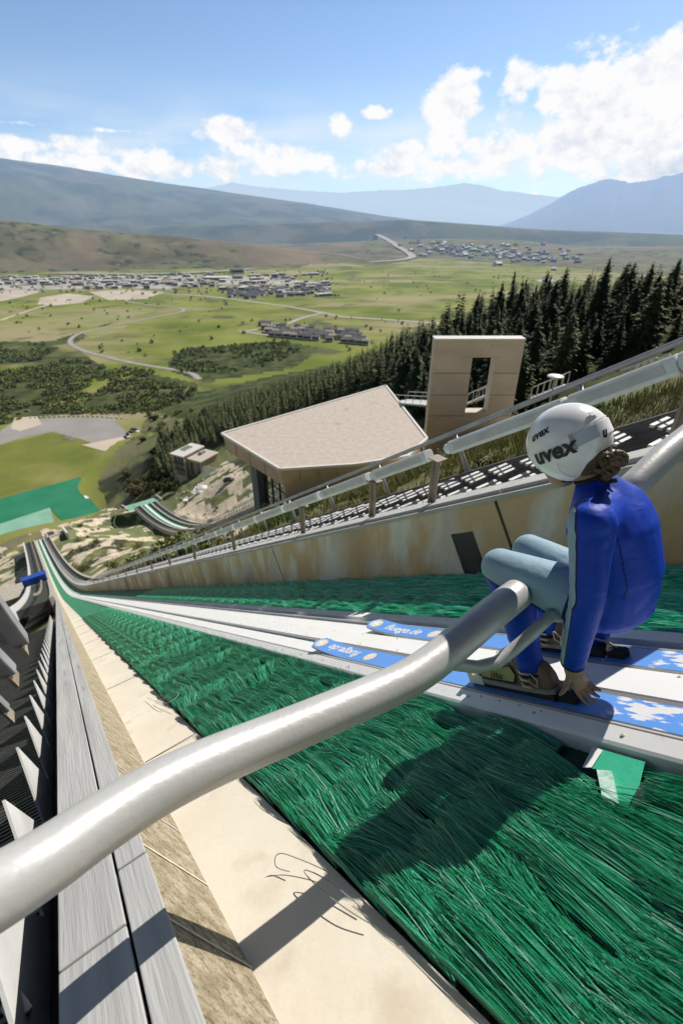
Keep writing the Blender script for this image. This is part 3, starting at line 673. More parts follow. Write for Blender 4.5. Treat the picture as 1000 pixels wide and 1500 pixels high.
# patch where the mat has come away
pt=empty('bare_mat_plate',onN(900,1130,-.85),'bare bright green mat base with white strip beside the track','mat base')
b=MB(); q=[onN(x,y,-.852) for x,y in [(868,1094),(944,1116),(936,1150),(908,1200),(892,1180),(886,1128),(852,1124)]]
b.poly(q); 
b.build('base_plate',M['greenbase'],pt,fix=False)
b=MB(); q=[onN(x,y,-.838) for x,y in [(873,1127),(895,1129),(908,1190),(903,1212),(892,1222)]]; q2=[p-N*.02 for p in q]
b.poly(q); 
for i in range(5): b.poly([q[i],q[(i+1)%5],q2[(i+1)%5],q2[i]])
b.build('strip',mat('scuffed_strip',(.25,.55,.40),(.62,.72,.68),60,.5),pt)
b=MB(); q=[onN(x,y,-.845) for x,y in [(868,1093),(882,1099),(866,1124),(852,1124)]]; b.poly(q); b.build('frayed_corner',M['whitemetal'],pt,fix=False)
# ------------------------------------------------------------------ right wall and staircase
rw=empty('concrete_wall',Q(0,2.4,-.9),'stained tan concrete wall along the far side of the ramp','wall')
LR=[x for x in LS if x>=-1.2]
js=[-2.2,2.03,5.6,9.3,13.2,17.4,22,27,33,40,50,62,76,92,110,130,150,LEND-.1]
ns0,ns1,nn0,nn1=2.29,2.50,-.86,-.545
for i in range(len(js)-1):
    a,c=js[i]+.012,js[i+1]-.012; ll=[a]+[x for x in LS if a+.2<x<c-.2]+[c]
    b=MB(); 
    if a<ns0<c:
        for (u0,u1,v0,v1) in ((a,ns0,-1.3,-.376),(ns1,c,-1.3,-.376),(ns0,ns1,nn1,-.376),(ns0,ns1,-1.3,nn0)):
            b.sweep(Q,[(2.3,v1),(2.3,v0),(2.55,v0),(2.55,v1)],[u0,u1])
        b.sweep(Q,[(2.40,nn1),(2.40,nn0),(2.55,nn0),(2.55,nn1)],[ns0,ns1])
    else: b.sweep(Q,[(2.3,-.376),(2.3,-1.3),(2.55,-1.3),(2.55,-.376)],ll)
    b.build('panel',M['rust'],rw)
b=MB(); b.sweep(Q,[(2.312,-.377),(2.312,-1.2),(2.5,-1.2),(2.5,-.377)],LR); b.build('joint_filler',M['dark'],rw)
b=MB(); b.sweep(Q,[(2.282,-.345),(2.282,-.375),(2.45,-.375),(2.45,-.345)],LR); b.build('cap_board',M['conc'],rw)
b=MB(); 
L0=-1.2; jr=random.Random(3)
while L0<LEND-.3:
    L1=min(LEND-.02,L0+3.2); b.sweep(Q,[(2.335,-.320),(2.335,-.3445),(2.60,-.3445),(2.60,-.320)],[L0+.004]+[x for x in LS if L0+.2<x<L1-.2]+[L1-.004]); L0=L1
b.build('cap_plank',M['wood'],rw)
# small metal flap in the niche
b=MB(); b.poly([Q(2.31,2.39,-.56),Q(2.47,2.33,-.6),Q(2.47,2.33,-.72),Q(2.38,2.36,-.78)]); b.build('flap',M['galv'],rw,fix=False)
stw=empty('staircase',Q(0,2.9,-.4),'staircase of pale slatted treads behind the concrete wall','staircase')
b=MB(); b.sweep(Q,[(2.605,-.45),(2.605,-.60),(3.23,-.60),(3.23,-.45)],LR); b.build('tray',M['dark'],stw)
b=MB(); b.sweep(Q,[(3.235,-.225),(3.235,-.65),(3.285,-.65),(3.285,-.225)],LR); b.build('side_board',mat('dark_grey_board',(.10,.10,.10),(.16,.155,.15),6,.8,.3,30,coord='uv',stretch=(.4,6,1)),stw)
def tread(l,mb,full=True):
    a=Q(l,0,0); tg=nrm(Q(l+.3,0,0)-a); hz=dh; up=Z
    for k in range(3):
        for t0,t1,o_ in ((2.66,2.88,0),(2.97,3.19,.13)):
            c=Q(l,(t0+t1)/2,-.375)+hz*(.045*k+o_)
            mb.box(c,hz*.0115,T*(t1-t0)/2,up*.008)
sp_=.30
for i in range(100):
    b=MB(); tread(-.9+sp_*i,b); b.build('tread',M['slat'],stw,fix=False)
b=MB(); l=-.9+sp_*100
while l<LEND-1: tread(l,b); l+=sp_ if l<60 else .5
kind(b.build('treads',M['slat'],stw,fix=False),'stuff')
# posts + light troughs on the staircase, handrail beyond
def lightbox(l0,l1,t,n,label,up=N,mr='M'):
    a=Q(l0,t,n);c=Q(l1,t,n); x=nrm(c-a); y=nrm(np.cross(up,x)); z=np.cross(x,y)
    e=empty('light_trough',a,label,'light','white light troughs in a line above the staircase')
    w_,h_=.045,.045
    b=MB(); sec=[(-w_,-h_*.6),(-w_,h_*.7),(-w_*.6,h_),(w_*.6,h_),(w_,h_*.7),(w_,-h_*.6),(w_*.7,-h_),(-w_*.7,-h_)]
    b.loft([[a+y*p+z*q for p,q in sec],[c+y*p+z*q for p,q in sec]]); b.build('housing',M['whitemetal'],e,bevel=.004)
    b=MB(); b.box((a+c)/2-y*0+z*0+(-T)*(w_+.001),x*(np.linalg.norm(c-a)/2-.05),z*.022,T*.002); b.build('diffuser',M['alu'],e)
    b=MB(); b.tube([c-x*.002,c+x*.05,c+x*.056],[.036,.036,.028],14); b.build('end_cap',M['white'],e,smooth=False)
    return e
pl=[(-.2,.42),(.45,.94),(.95,1.46),(1.50,2.36),(2.60,3.28),(3.38,4.2),(4.28,5.12)]
x=5.2
while x<46: pl.append((x,x+.84)); x+=.92
for i,(a,c) in enumerate(pl):
    lab='white light trough in the row over the staircase' 
    if i==3: lab='white light trough whose end is behind the white helmet'
    if i==4: lab='short white light trough just left of the helmet, by the grey rail post'
    lightbox(a,c,2.45,.02,lab)
# posts under the troughs
def post(l,t,n0,n1,w_,label,m,nm='trough_post',cap=True):
    e=empty(nm,Q(l,t,n0),label,'post','posts along the staircase')
    a=Q(l,t,n0); hh=(n1-n0)/ .83*1.0
    c=a+Z*hh
    b=MB(); b.box((a+c)/2,dh*w_/2,T*.006,Z*hh/2); b.box((a+c)/2-T*.012+dh*w_/2,dh*.005,T*.018,Z*hh/2); b.build('upright',m,e)
    b=MB(); b.box(c+Z*.0,dh*w_*1.1,T*.05,Z*.004); b.build('bracket',m,e)
    return e
for i,l in enumerate([.28,1.06,2.72,3.52,4.92,7.4,9.9,12.4,15,18,21,24,28,32,36,40]):
    post(l+.02,2.455,-.325,-.02,.045,['brown steel post rising behind the white pipe at the right edge','brown steel post standing left of the helmet','brown steel post under the light troughs'][0 if i<2 else 1 if i==2 else 2],M['post'])
hr=empty('handrail',Q(0,3.31,.1),'grey tubular handrail running down beyond the light troughs','handrail')
b=MB(); b.tube([Q(l,3.31,.145) for l in LR if l<50],.021,10); b.build('top_rail',M['galv'],hr,smooth=True)
b=MB(); b.tube([Q(l,3.33,.0) for l in LR if l<50],.008,6); b.build('lower_rail',M['galv'],hr,smooth=True)
l=-.55; i=0
while l<50:
    b=MB(); a=Q(l,3.31,-.24); c=Q(l,3.31,.14); b.tube([a,a+(c-a)*.5,c],[.026,.02,.018],8); b.build('rail_post',M['galv'],hr,smooth=True); l+=1.22
# walkway wall beyond the bend on the right
b=MB(); b.sweep(Q,[(3.3,-.62),(3.3,-1.3),(4.2,-1.3),(4.2,-.62)],[x for x in LS if x>46]); wkr=tag(b.build('walkway',M['rib']),'dark ribbed walkway on the right of the ramp below the bend','walkway')
b=MB(); b.sweep(Q,[(4.21,-.3),(4.21,-1.6),(4.6,-1.6),(4.6,-.3)],[x for x in LS if x>44]); tag(b.build('walkway_wall',M['conc']),'pale concrete wall on the outer side of the right walkway','wall')
# ------------------------------------------------------------------ left stairs
ls_=empty('ribbed_staircase',Q(3,-1,-1),'dark ribbed staircase below the grey boards at the left edge','staircase')
teeth=[-.6+.6*i for i in range(30)]
for i,s0 in enumerate(teeth):
    if s0>16.5: break
    b=MB(); f=[S(s0,-.318,-.93),S(s0+.64,-.318,-.93),S(s0+.64,-.318,-.90),S(s0+.13,-.324,-.55),S(s0,-.318,-.88)]
    b.poly(f); b.poly([p-T*.008 for p in f][::-1])
    for k in range(5): b.poly([f[k],f[(k+1)%5],f[(k+1)%5]-T*.008,f[k]-T*.008])
    b.build('stringer_tooth',M['whitemetal'],ls_)
for i in range(29):
    s0=-.6+.6*i; b=MB()
    for k in range(15):
        c=S(s0+.02+.04*k,-1.75,-.93+.0015*k); b.box(c,d*.0115,T*1.42,N*.012)
    b.box(S(s0+.3,-1.75,-.955),d*.3,T*1.42,N*.006)
    b.build('ribbed_tread',M['rib'],ls_,fix=False)
b=MB(); b.sweep(Q,[(-.30,-.97),(-.30,-1.25),(-3.2,-1.25),(-3.2,-.97)],[-1.4,4,8,12,16.9]); b.build('base',M['dark'],ls_)
# bracket box by the bottom left corner
def beam(p,q,w_,hgt,label,group=None,endm=None):
    e=empty('square_beam',p,label,'beam'); b=MB(); b.bar(p,q,w_,hgt,N); b.build('beam',M['galv'],e,bevel=.01)
    x=nrm(q-p); b=MB(); b.bar(q-x*.02,q+x*.09,w_*.25,hgt*1.4,N); b.build('foot_plate',M['post'],e)
    return e
beam(at(-75,795,2.7),at(31,940,3.4),.10,.10,'upper grey square beam ending above the dark ribbed stairs at the left edge')
beam(at(-80,890,2.3),at(14,985,2.7),.08,.07,'lower grey square beam ending above the dark ribbed stairs at the left edge')
beam(at(-60,975,2.2),at(8,1040,2.5),.05,.05,'short pale beam end at the left picture edge')
e=empty('wall_bracket',at(30,1478,1.0),'small folded metal bracket at the bottom left corner','bracket')
b=MB(); b.bar(at(14,1462,1.02),at(36,1492,1.0),.035,.03,N); b.build('plate',M['whitemetal'],e,bevel=.003)
# ------------------------------------------------------------------ start bar
bar_pts=[(-420,1500,.36),(-190,1400,.475),(-90,1350,.545),(0,1306,.61),(60,1268,.66),(150,1203,.74),(215,1161,.80),(288,1125,.865),(350,1099,.925),(420,1072,.99),(508,1034,1.07),(560,1012,1.12),(600,995,1.16),(640,967,1.205),(680,932,1.26),(720,898,1.325),(757,870,1.41)]
cp_=[at(*p) for p in bar_pts]
cp_=[Vector(p) for p in cp_]
for _ in range(1):
    cp_=[cp_[0]]+[(cp_[i-1]+cp_[i]*2+cp_[i+1])/4 for i in range(1,len(cp_)-1)]+[cp_[-1]]
fine=[]
for i in range(len(cp_)-1):
    p0=cp_[max(i-1,0)];p1=cp_[i];p2=cp_[i+1];p3=cp_[min(i+2,len(cp_)-1)]
    for k in range(8):
        u=k/8; fine.append(.5*((2*p1)+(p2-p0)*u+(2*p0-5*p1+4*p2-p3)*u*u+(3*p1-p0-3*p2+p3)*u**3))
fine.append(cp_[-1])
sb=empty('start_bar',fine[60],'thick silver painted start bar crossing the ramp under the skier','start bar')
b=MB(); b.tube([np.array(p) for p in fine],.0445,40); mt=b.build('main_tube',M['pipe'],sb,smooth=True)
b=MB(); b.tube([onT(*p) for p in [(893,742,1.50),(930,708,1.6),(975,665,1.76),(1030,622,1.96),(1120,560,2.3)]],.0435,32); b.build('main_tube',M['pipe'],sb,smooth=True)
b=MB(); pts=[onT(*p) for p in [(650,966,.765),(672,974,.80),(700,977,.85),(728,970,.90),(752,951,.955),(778,928,1.01),(806,902,1.07)]]+[S(.885,1.16,-.57),S(.885,1.27,-.60),S(.885,1.38,-.58),S(.86,1.50,-.5),onT(915,722,1.545)]; b.tube(pts,[.026]+[.0175]*(len(pts)-1),20); b.build('seat_tube',M['pipe'],sb,smooth=True)
#@@PART4
# ------------------------------------------------------------------ second, smaller jump to the right
P9=K90.P; L9=[K90.L[0]+.2+x for x in lsteps(0,K90.end-K90.L[0]-.3)]; L9=[x for x in L9 if x<K90.end]; L9.append(K90.end-.01)
j2=empty('small_ski_jump',P9(10,0,0),'smaller ski jump with green deck and white track beyond the flat roofed building','ski jump')
def sw(nm,sec,m,par=j2,path=P9,ls=L9,smooth=False):
    sec=[(p*KS,q*KS) for p,q in sec]; b=MB(); b.sweep(path,sec,ls); return b.build(nm,m,par,smooth=smooth)
sw('green_deck',[(-1.1,0),(-1.1,-.5),(1.1,-.5),(1.1,0)],M['greensheet'])
sw('white_track',[(-.28,.05),(-.28,.01),(.28,.01),(.28,.05)],M['white'])
for sgn in (-1,1):
    a,c=sorted((sgn*1.12,sgn*1.42)); sw('kerb',[(a,.45),(a,-.9),(c,-.9),(c,.45)],M['conc'])
    a,c=sorted((sgn*1.43,sgn*2.5)); sw('ribbed_walkway',[(a,.12),(a,-.6),(c,-.6),(c,.12)],M['rib'])
    a,c=sorted((sgn*2.51,sgn*2.75)); sw('parapet',[(a,.25),(a,-.9),(c,-.9),(c,.25)],M['conc'])
for sgn in (-1,1):
    b=MB()
    for n0 in (.6,.95): b.tube([P9(l,sgn*2.85*KS,n0*KS) for l in L9],.07,6)
    l=L9[0]
    while l<K90.end:
        b.tube([P9(l,sgn*2.85*KS,-.3*KS),P9(l,sgn*2.85*KS,.98*KS)],.07,5); l+=1.8
    b.build('side_rail',M['galv'],j2)
b=MB(); l=L9[0]
while l<62:
    for t0,t1 in ((-2.4,-1.5),(1.5,2.4)): 
        for k in range(3): b.box(P9(l+.3*k,(t0+t1)/2*KS,.25*KS),dh*.1,T*.42*KS,Z*.03)
    l+=1.15
kind(b.build('treads',M['slat'],j2,fix=False),'stuff')
# light troughs slanting on the near side of it
for i in range(14):
    l=4+3.4*i; a=P9(l,-3.1*KS,1.1*KS);c=P9(l+2.9,-3.1*KS,1.1*KS)
    e=empty('light_trough',a,'small pale light trough beside the smaller jump','light','light troughs beside the smaller jump'); b=MB(); b.bar(a,c,.28,.28); b.build('housing',M['whitemetal'],e)
# pale knoll and landing of the small jump
b=MB(); 
def land_strip(mb,pts,wl):
    rows=[]
    for w in pts: rows.append((mb.vert(w-T*wl),mb.vert(w+T*wl)))
    for i in range(len(rows)-1): mb.face((rows[i][0],rows[i][1],rows[i+1][1],rows[i+1][0]),[(0,0),(1,0),(1,1),(0,1)])
e9=P9(K90.end,0,0)
pts=[e9+dh*x+Z*z for x,z in ((.6,-1.2),(5,-1.6),(9,-2.8),(14,-5.5),(20,-9.5))]
land_strip(b,pts,6.5); tag(b.build('landing_mat',M['greenpale'],fix=False),'pale green landing mat just below the smaller jump','mat')
b=MB()
for sg in (-1,1):
    b.tube([p+T*sg*7+Z*.7 for p in pts],.5,6)
tag(b.build('landing_kerb',M['conc']),'rounded grey kerbs along the pale green landing mat','kerb')
# ------------------------------------------------------------------ portal
def portal():
    D=38.; TLp=at(637,498,D); TRp=at(769,498,D)
    x=nrm(TRp-TLp); x[2]=0; x=nrm(x); W_=np.linalg.norm(TRp-TLp); y=np.cross(Z,x)  # y points away from camera
    th=1.15
    # turn a little so that the left edge shows
    a=R(0); 
    o=TLp.copy(); zb=gz(o)-3; H_=o[2]-zb
    ox0,ox1=.44*W_,.70*W_; oz1=o[2]-1.35; oz0=o[2]-5.9
    e=empty('concrete_portal',np.array([o[0],o[1],zb]),'tall tan concrete slab with a door sized opening through it','portal')
    b=MB()
    def bx(x0,x1,z0,z1,mb): mb.box(o+x*(x0+x1)/2+y*th/2+Z*((z0+z1)/2-o[2]),x*(x1-x0)/2,y*th/2,Z*(z1-z0)/2)
    # one continuous frame: build as polygon rings
    outer=[(0,zb),(0,o[2]),(W_,o[2]),(W_,zb)]; 
    def pt(u,zv,k): return o+x*u+y*th*k+Z*(zv-o[2])
    for k in (0,1):
        for q in ([(0,zb),(ox0,zb),(ox0,oz0),(ox0,oz1),(ox0,o[2]),(0,o[2])],[(ox0,oz1),(ox1,oz1),(ox1,o[2]),(ox0,o[2])],[(ox1,zb),(W_,zb),(W_,o[2]),(ox1,o[2]),(ox1,oz1),(ox1,oz0)],[(ox0,zb),(ox1,zb),(ox1,oz0),(ox0,oz0)]):
            b.poly([pt(u,v,k) for u,v in q])
    for q in ((0,zb,0,o[2]),(0,o[2],W_,o[2]),(W_,o[2],W_,zb),(ox0,oz0,ox0,oz1),(ox0,oz1,ox1,oz1),(ox1,oz1,ox1,oz0),(ox1,oz0,ox0,oz0)):
        b.poly([pt(q[0],q[1],0),pt(q[2],q[3],0),pt(q[2],q[3],1),pt(q[0],q[1],1)])
    import bmesh
    sl=b.build('slab',M['portal'],e)
    b=MB(); b.box(o+x*W_/2+y*th/2+Z*.05,x*(W_/2+.03),y*(th/2+.03),Z*.05); b.build('coping',M['roofedge'],e)
    b=MB()
    for zz_ in (o[2]-2.6,o[2]-4.4,o[2]-6.2):
        for u0,u1 in ((0,ox0),(ox1,W_)):
            b=MB(); b.box(o+x*(u0+u1)/2-y*.004+Z*(zz_-o[2]),x*(u1-u0)/2*.98,y*.006,Z*.02); b.build('joint',M['dark'],e)
portal()
def hill_stair(p0,p1,w_,n,label):
    e=empty('hillside_stair',p0,label,'stairs'); x=nrm(p1-p0); y=nrm(np.cross(Z,x))
    for s_ in (-1,1):
        b=MB(); b.bar(p0+y*s_*w_/2,p1+y*s_*w_/2,.08,.16,Z); b.build('stringer',M['galv'],e)
        b=MB(); b.bar(p0+y*s_*w_/2+Z*1.0,p1+y*s_*w_/2+Z*1.0,.06,.06,Z); b.build('rail',M['whitemetal'],e)
        for k in range(6):
            q=p0+(p1-p0)*k/5+y*s_*w_/2; b=MB(); b.bar(q-Z*.2,q+Z*1.0,.05,.05,AX); b.build('baluster',M['galv'],e)
    for k in range(n):
        q=p0+(p1-p0)*(k+.5)/n; b=MB(); b.box(q+Z*.06,nrm([x[0],x[1],0])*.13,y*w_/2,Z*.03); b.build('tread',M['slat'],e)
def gp(px,py,D,dz=.6):
    c=at(px,py,D); return c
hill_stair(gp(735,570,44),gp(690,590,47),1.5,12,'grey metal stair seen through the opening of the concrete portal')
hill_stair(gp(826,566,36),gp(780,584,38),1.0,10,'grey metal stair on the hillside right of the portal')
hill_stair(gp(640,592,52),gp(585,588,58),2.4,12,'grey metal stair between the gravel roof and the portal')
hill_stair(gp(955,570,15),gp(905,585,16),.7,9,'short pale stair lying in the grass under the rightmost light trough')
e=empty('dish_lamp',gp(813,556,20),'small white round dish lamp beyond the handrail','lamp')
b=MB(); c=gp(813,552,20); b.tube([c-Z*.05,c,c+Z*.05],[.10,.34,.30],20); b.build('dish',M['white'],e,smooth=True); b=MB(); b.tube([c-Z*1.4,c-Z*.05],.04,8); b.build('stem',M['galv'],e)
# ------------------------------------------------------------------ flat roofed building
zr=-12.
rp=[onZ(x,y,zr) for x,y in [(325,635),(410,687),(520,680),(597,668),(625,642),(565,565)]]
jb=empty('judges_building',np.array([rp[1][0],rp[1][1],gz(rp[1])]),'angular tan concrete building with a wide flat gravel roof','building')
b=MB(); b.poly([p+Z*.0 for p in rp]); b.build('roof',M['roofg'],jb,fix=False)
cen=sum(rp)/6
b=MB()
for i in range(6):
    p,q=rp[i],rp[(i+1)%6]; b.bar(p-Z*.02,q-Z*.02,.16,.16,Z)
b.build('roof_edge',M['roofedge'],jb)
def inset(p,k): return p+(cen-p)*k
b=MB(); dz=[1.3,1.15,.6,.5,.5,.6]
for i in range(6):
    j=(i+1)%6; p,q=rp[i],rp[j]; p2,q2=inset(p,.03)-Z*dz[i],inset(q,.03)-Z*dz[j]
    b.poly([inset(p,.004)-Z*.1,inset(q,.004)-Z*.1,q2,p2])
b.poly([inset(rp[i],.03)-Z*dz[i] for i in range(6)][::-1]); b.build('fascia',M['fascia'],jb)
for i in (0,1,2):
    for u in (.25,.5,.75):
        b=MB(); p=inset(rp[i]*(1-u)+rp[i+1]*u,.0035); dzz=dz[i]*(1-u)+dz[i+1]*u; o_=nrm((p-cen)*np.array([1,1,0]))*.012; b.bar(p-Z*.12+o_,p-Z*(dzz-.12)+o_*-1.5,.02,.02,AX); b.build('panel_joint',M['dark'],jb)
b=MB(); base=[inset(rp[1],.05),inset(rp[2],.05),inset(rp[3],.05),inset(rp[4],.07),inset(rp[5],.25),inset(rp[0],.55)]
k_=len(base)
for i in range(k_):
    p,q=base[i],base[(i+1)%k_]
    b.poly([p-Z*.45,q-Z*.45,np.array([q[0],q[1],gz(q)-4]),np.array([p[0],p[1],gz(p)-4])])
b.build('wall',M['fascia'],jb)
b=MB(); c=inset(rp[0]*.55+rp[1]*.45,.10); g_=gz(c)-3; y_=nrm(rp[1]-rp[0]); x_=np.cross(y_,Z)
b.box(np.array([c[0],c[1],(zr-1.0+g_)/2]),y_*.38,x_*.38,Z*(zr-1.0-g_)/2); b.build('column',mat('blue_grey_column',(.16,.17,.19),(.2,.21,.23),3,.8),jb)
# frames and gear under the roof
b=MB()
for u in (.30,.5,.66,.8,.92):
    c=inset(rp[0]*(1-u)+rp[1]*u,.12); g_=gz(c)-1; b.box(np.array([c[0],c[1],(zr-1.2+g_)/2]),y_*.05,x_*.05,Z*(zr-1.2-g_)/2)
for hz_ in (2.2,3.2,4.0): b.bar(inset(rp[0]*.7+rp[1]*.3,.12)-Z*hz_,inset(rp[0]*.08+rp[1]*.92,.12)-Z*hz_,.07,.07,Z)
b.build('window_frame',M['rib'],jb)
# ------------------------------------------------------------------ landing area and lower buildings
def sheet(nm,pts,m,dz=.12,z=ZV,drape=False):
    b=MB(); b.poly([onZ(x,y,z)+Z*dz for x,y in pts]); o=b.build(nm,m,fix=False); kind(o,'structure'); 
    if o.data.polygons[0].normal.z<0: o.data.flip_normals()
    return o
import mathutils.geometry as mg
sheet('lawn',[(-160,700),(0,655),(75,633),(110,640),(150,655),(250,668),(215,686),(190,700),(160,705),(140,715),(118,700),(0,738),(-160,790)],M['lawn'],.15)
b=MB(); b.poly([onZ(x,y)+Z*.25 for x,y in [(-260,800),(0,731),(118,699),(158,762),(120,800),(74,744),(0,768),(-260,845)]]); 
tag(b.build('landing_mat',M['greenmid'],fix=False),'wide rich green mat at the foot of the landing hill, by the lawn','mat')
b=MB(); b.poly([onZ(x,y)+Z*.3 for x,y in [(-260,846),(0,768),(74,744),(86,790),(60,830),(-60,860)]]); 
tag(b.build('landing_mat',M['greenpale'],fix=False),'pale sun bleached green mat on the landing slope beyond the take-off','mat')
b=MB(); b.poly([onZ(x,y)+Z*.35 for x,y in [(123,727),(141,722),(144,726),(126,731)]]); tag(b.build('mat_edge_strip',M['white'],fix=False),'short white strip at the right edge of the rich green landing mat','strip')
b=MB(); b.poly([onZ(x,y)+Z*.6 for x,y in [(164,683),(184,669),(213,670),(198,688)]]); tag(b.build('turquoise_mat',mat('turquoise_tarp',(.36,.58,.50),(.45,.64,.58),.2,.8,haze=True),fix=False),'pale turquoise mat lying beside the lawn','mat')
sheet('gravel_lot',[(-300,690),(-40,643),(0,632),(20,618),(80,612),(150,612),(205,615),(235,620),(215,640),(150,655),(118,652),(82,632),(45,638),(0,652),(-60,668),(-300,720)],M['asph'],.1)
sheet('dirt_path',[(205,613),(290,624),(330,640),(300,655),(235,648),(190,668),(150,660),(120,652),(180,640),(225,628)],M['dirt'],.2)
sheet('dirt_apron',[(22,612),(55,610),(62,622),(30,632),(16,628)],M['dirt'],.22)
# little retaining blocks along the far rim of the lot
for i in range(22):
    px=46+7.0*i; py=612.5-2.4*math.sin(i/21*math.pi)+ (i>14)*(i-14)*.35
    c=onZ(px,py); b=MB(); b.box(c+Z*.6,AX*1.1,np.array([0,1,0])*.5,Z*.6); tag(b.build('concrete_block',M['roofl']),'small white concrete block on the far rim of the grey lot','block','white blocks along the rim of the lot')
def pole(px,py,hh):
    c=onZ(px,py); b=MB(); b.tube([c,c+Z*hh],.18,5); tag(b.build('flag_pole',M['galv']),'thin pole standing behind the rim of the lot','pole','poles behind the lot')
for i in range(16): pole(80+8*i,611-.12*abs(i-5),6.5)
def vehicle(px,py,m,L_,ang,label,z=None,D=None,kindn='parked_car',cat='car',W_=1.9,Hh=1.5,group=None):
    c=onZ(px,py) if D is None else hit(px,py)
    x=np.array([math.cos(R(ang)),math.sin(R(ang)),0]);y=np.cross(Z,x)
    e=empty(kindn,c,label,cat,group)
    b=MB(); sec=[]
    for u,w_,z0,z1 in ((-1,.82,.5,.75),(-.97,.95,.4,.95),(-.5,1,.35,1.0),(.45,1,.35,.95),(.95,.92,.4,.8),(1,.8,.5,.7)):
        sec.append([c+x*u*L_/2+y*w_*W_/2*s+Z*(q*Hh/1.5) for s,q in ((-1,z0),(1,z0),(1,z1),(-1,z1))])
    b.loft(sec); b.build('body',m,e,bevel=.05)
    b=MB(); b.loft([[c+x*u*L_/2+y*w_*W_/2*s+Z*(Hh*q) for s,q in ((-1,.62),(1,.62),(.85,zt),(-.85,zt))] for u,w_,zt in ((-.85,.9,.66),(-.6,.88,1.0),(.15,.88,1.0),(.5,.9,.66))]); b.build('cabin',M['glassd'],e)
    for u in (-.6,.62):
        for s in (-1,1):
            b=MB(); q=c+x*u*L_/2+y*s*W_*.48+Z*.34; b.tube([q-y*.11,q+y*.11],.34,10); b.build('wheel',M['tyre'],e)
    return e
vehicle(12,604,M['card'],5,20,'dark car parked at the far left end of the grey lot')
vehicle(28,607,M['card'],5,20,'second dark car parked at the far left of the grey lot')
vehicle(40,603,mat('silver_car_paint',(.3,.32,.34),rough=.35),5,20,'silver car parked beside the dark cars left of the lot')
vehicle(10,613,M['card'],5.5,60,'dark pickup parked in front of the other cars at the left')
vehicle(198,633,M['carw'],12,-30,'white truck parked at the right end of the lot',Hh=3.6,W_=3.4,cat='truck',kindn='parked_truck')
vehicle(188,640,M['carw'],10,-60,'second white truck just below the first one',Hh=3.2,W_=3.2,cat='truck',kindn='parked_truck')
vehicle(336,706,M['card'],4.6,10,'black car parked on the dirt below the building column',D=150)
# pile of pipes / bleacher in the lot
def bleacher(px,py,w_,n,label,D=None,ang=-25,m=M['galv'],nm='bleacher',st=.55):
    c=onZ(px,py) if D is None else hit(px,py)
    x=np.array([math.cos(R(ang)),math.sin(R(ang)),0]);y=np.cross(Z,x); e=empty(nm,c,label,'bleacher')
    for k in range(n):
        b=MB(); b.box(c+y*(k*st*1.4)+Z*(st*(k+.6)),x*w_/2,y*st*.35,Z*.06); b.build('bench',m,e)
    b=MB()
    for u in (-.5,-.25,0,.25,.5):
        p=c+x*w_*u; b.bar(p+Z*.1,p+y*n*st*1.4+Z*(st*n),.08,.08,Z); b.bar(p+y*n*st*1.4,p+y*n*st*1.4+Z*(st*n),.08,.08,AX)
    b.build('frame',M['roofl'],e)
    return e
bleacher(100,645,17,6,'low pale bleacher lying at the edge of the grey lot',ang=-35,m=M['roofl'])
bleacher(305,700,9,6,'grey metal bleacher on the dirt between the jumps',D=175,ang=-20)
bleacher(225,655,9,5,'grey stand between the turquoise mat and the lodge',ang=40)
# white tarp and crate
e=empty('tarp_heap',at(297,718,170),'crumpled white tarp heap below the metal bleacher','tarp')
b=MB(); c=hit(297,718); rn=random.Random(2)
rows=[]
for i in range(10):
    rows.append([c+AX*(j-5)*.75+np.array([0,1,0])*(i-5)*.75+Z*(1.9*math.exp(-((i-5)**2+(j-5)**2)/14)+rn.uniform(-.2,.35)) for j in range(11)])
iv=[[b.vert(p) for p in r__] for r__ in rows]
for i in range(9):
    for j in range(10): b.face((iv[i][j],iv[i][j+1],iv[i+1][j+1],iv[i+1][j]))
b.build('tarp',M['roofl'],e,fix=False)
e=empty('crate',at(274,737,160),'small tan crate on the dirt right of the smaller jump','crate'); b=MB(); c=hit(274,737)+Z*.7; b.box(c,AX*1.2,np.array([0,.9,0]),Z*.7); b.build('box',M['conc'],e,bevel=.05); b=MB(); b.box(c+Z*.75,AX*1.3,np.array([0,1.,0]),Z*.05); b.build('lid',M['roofedge'],e)
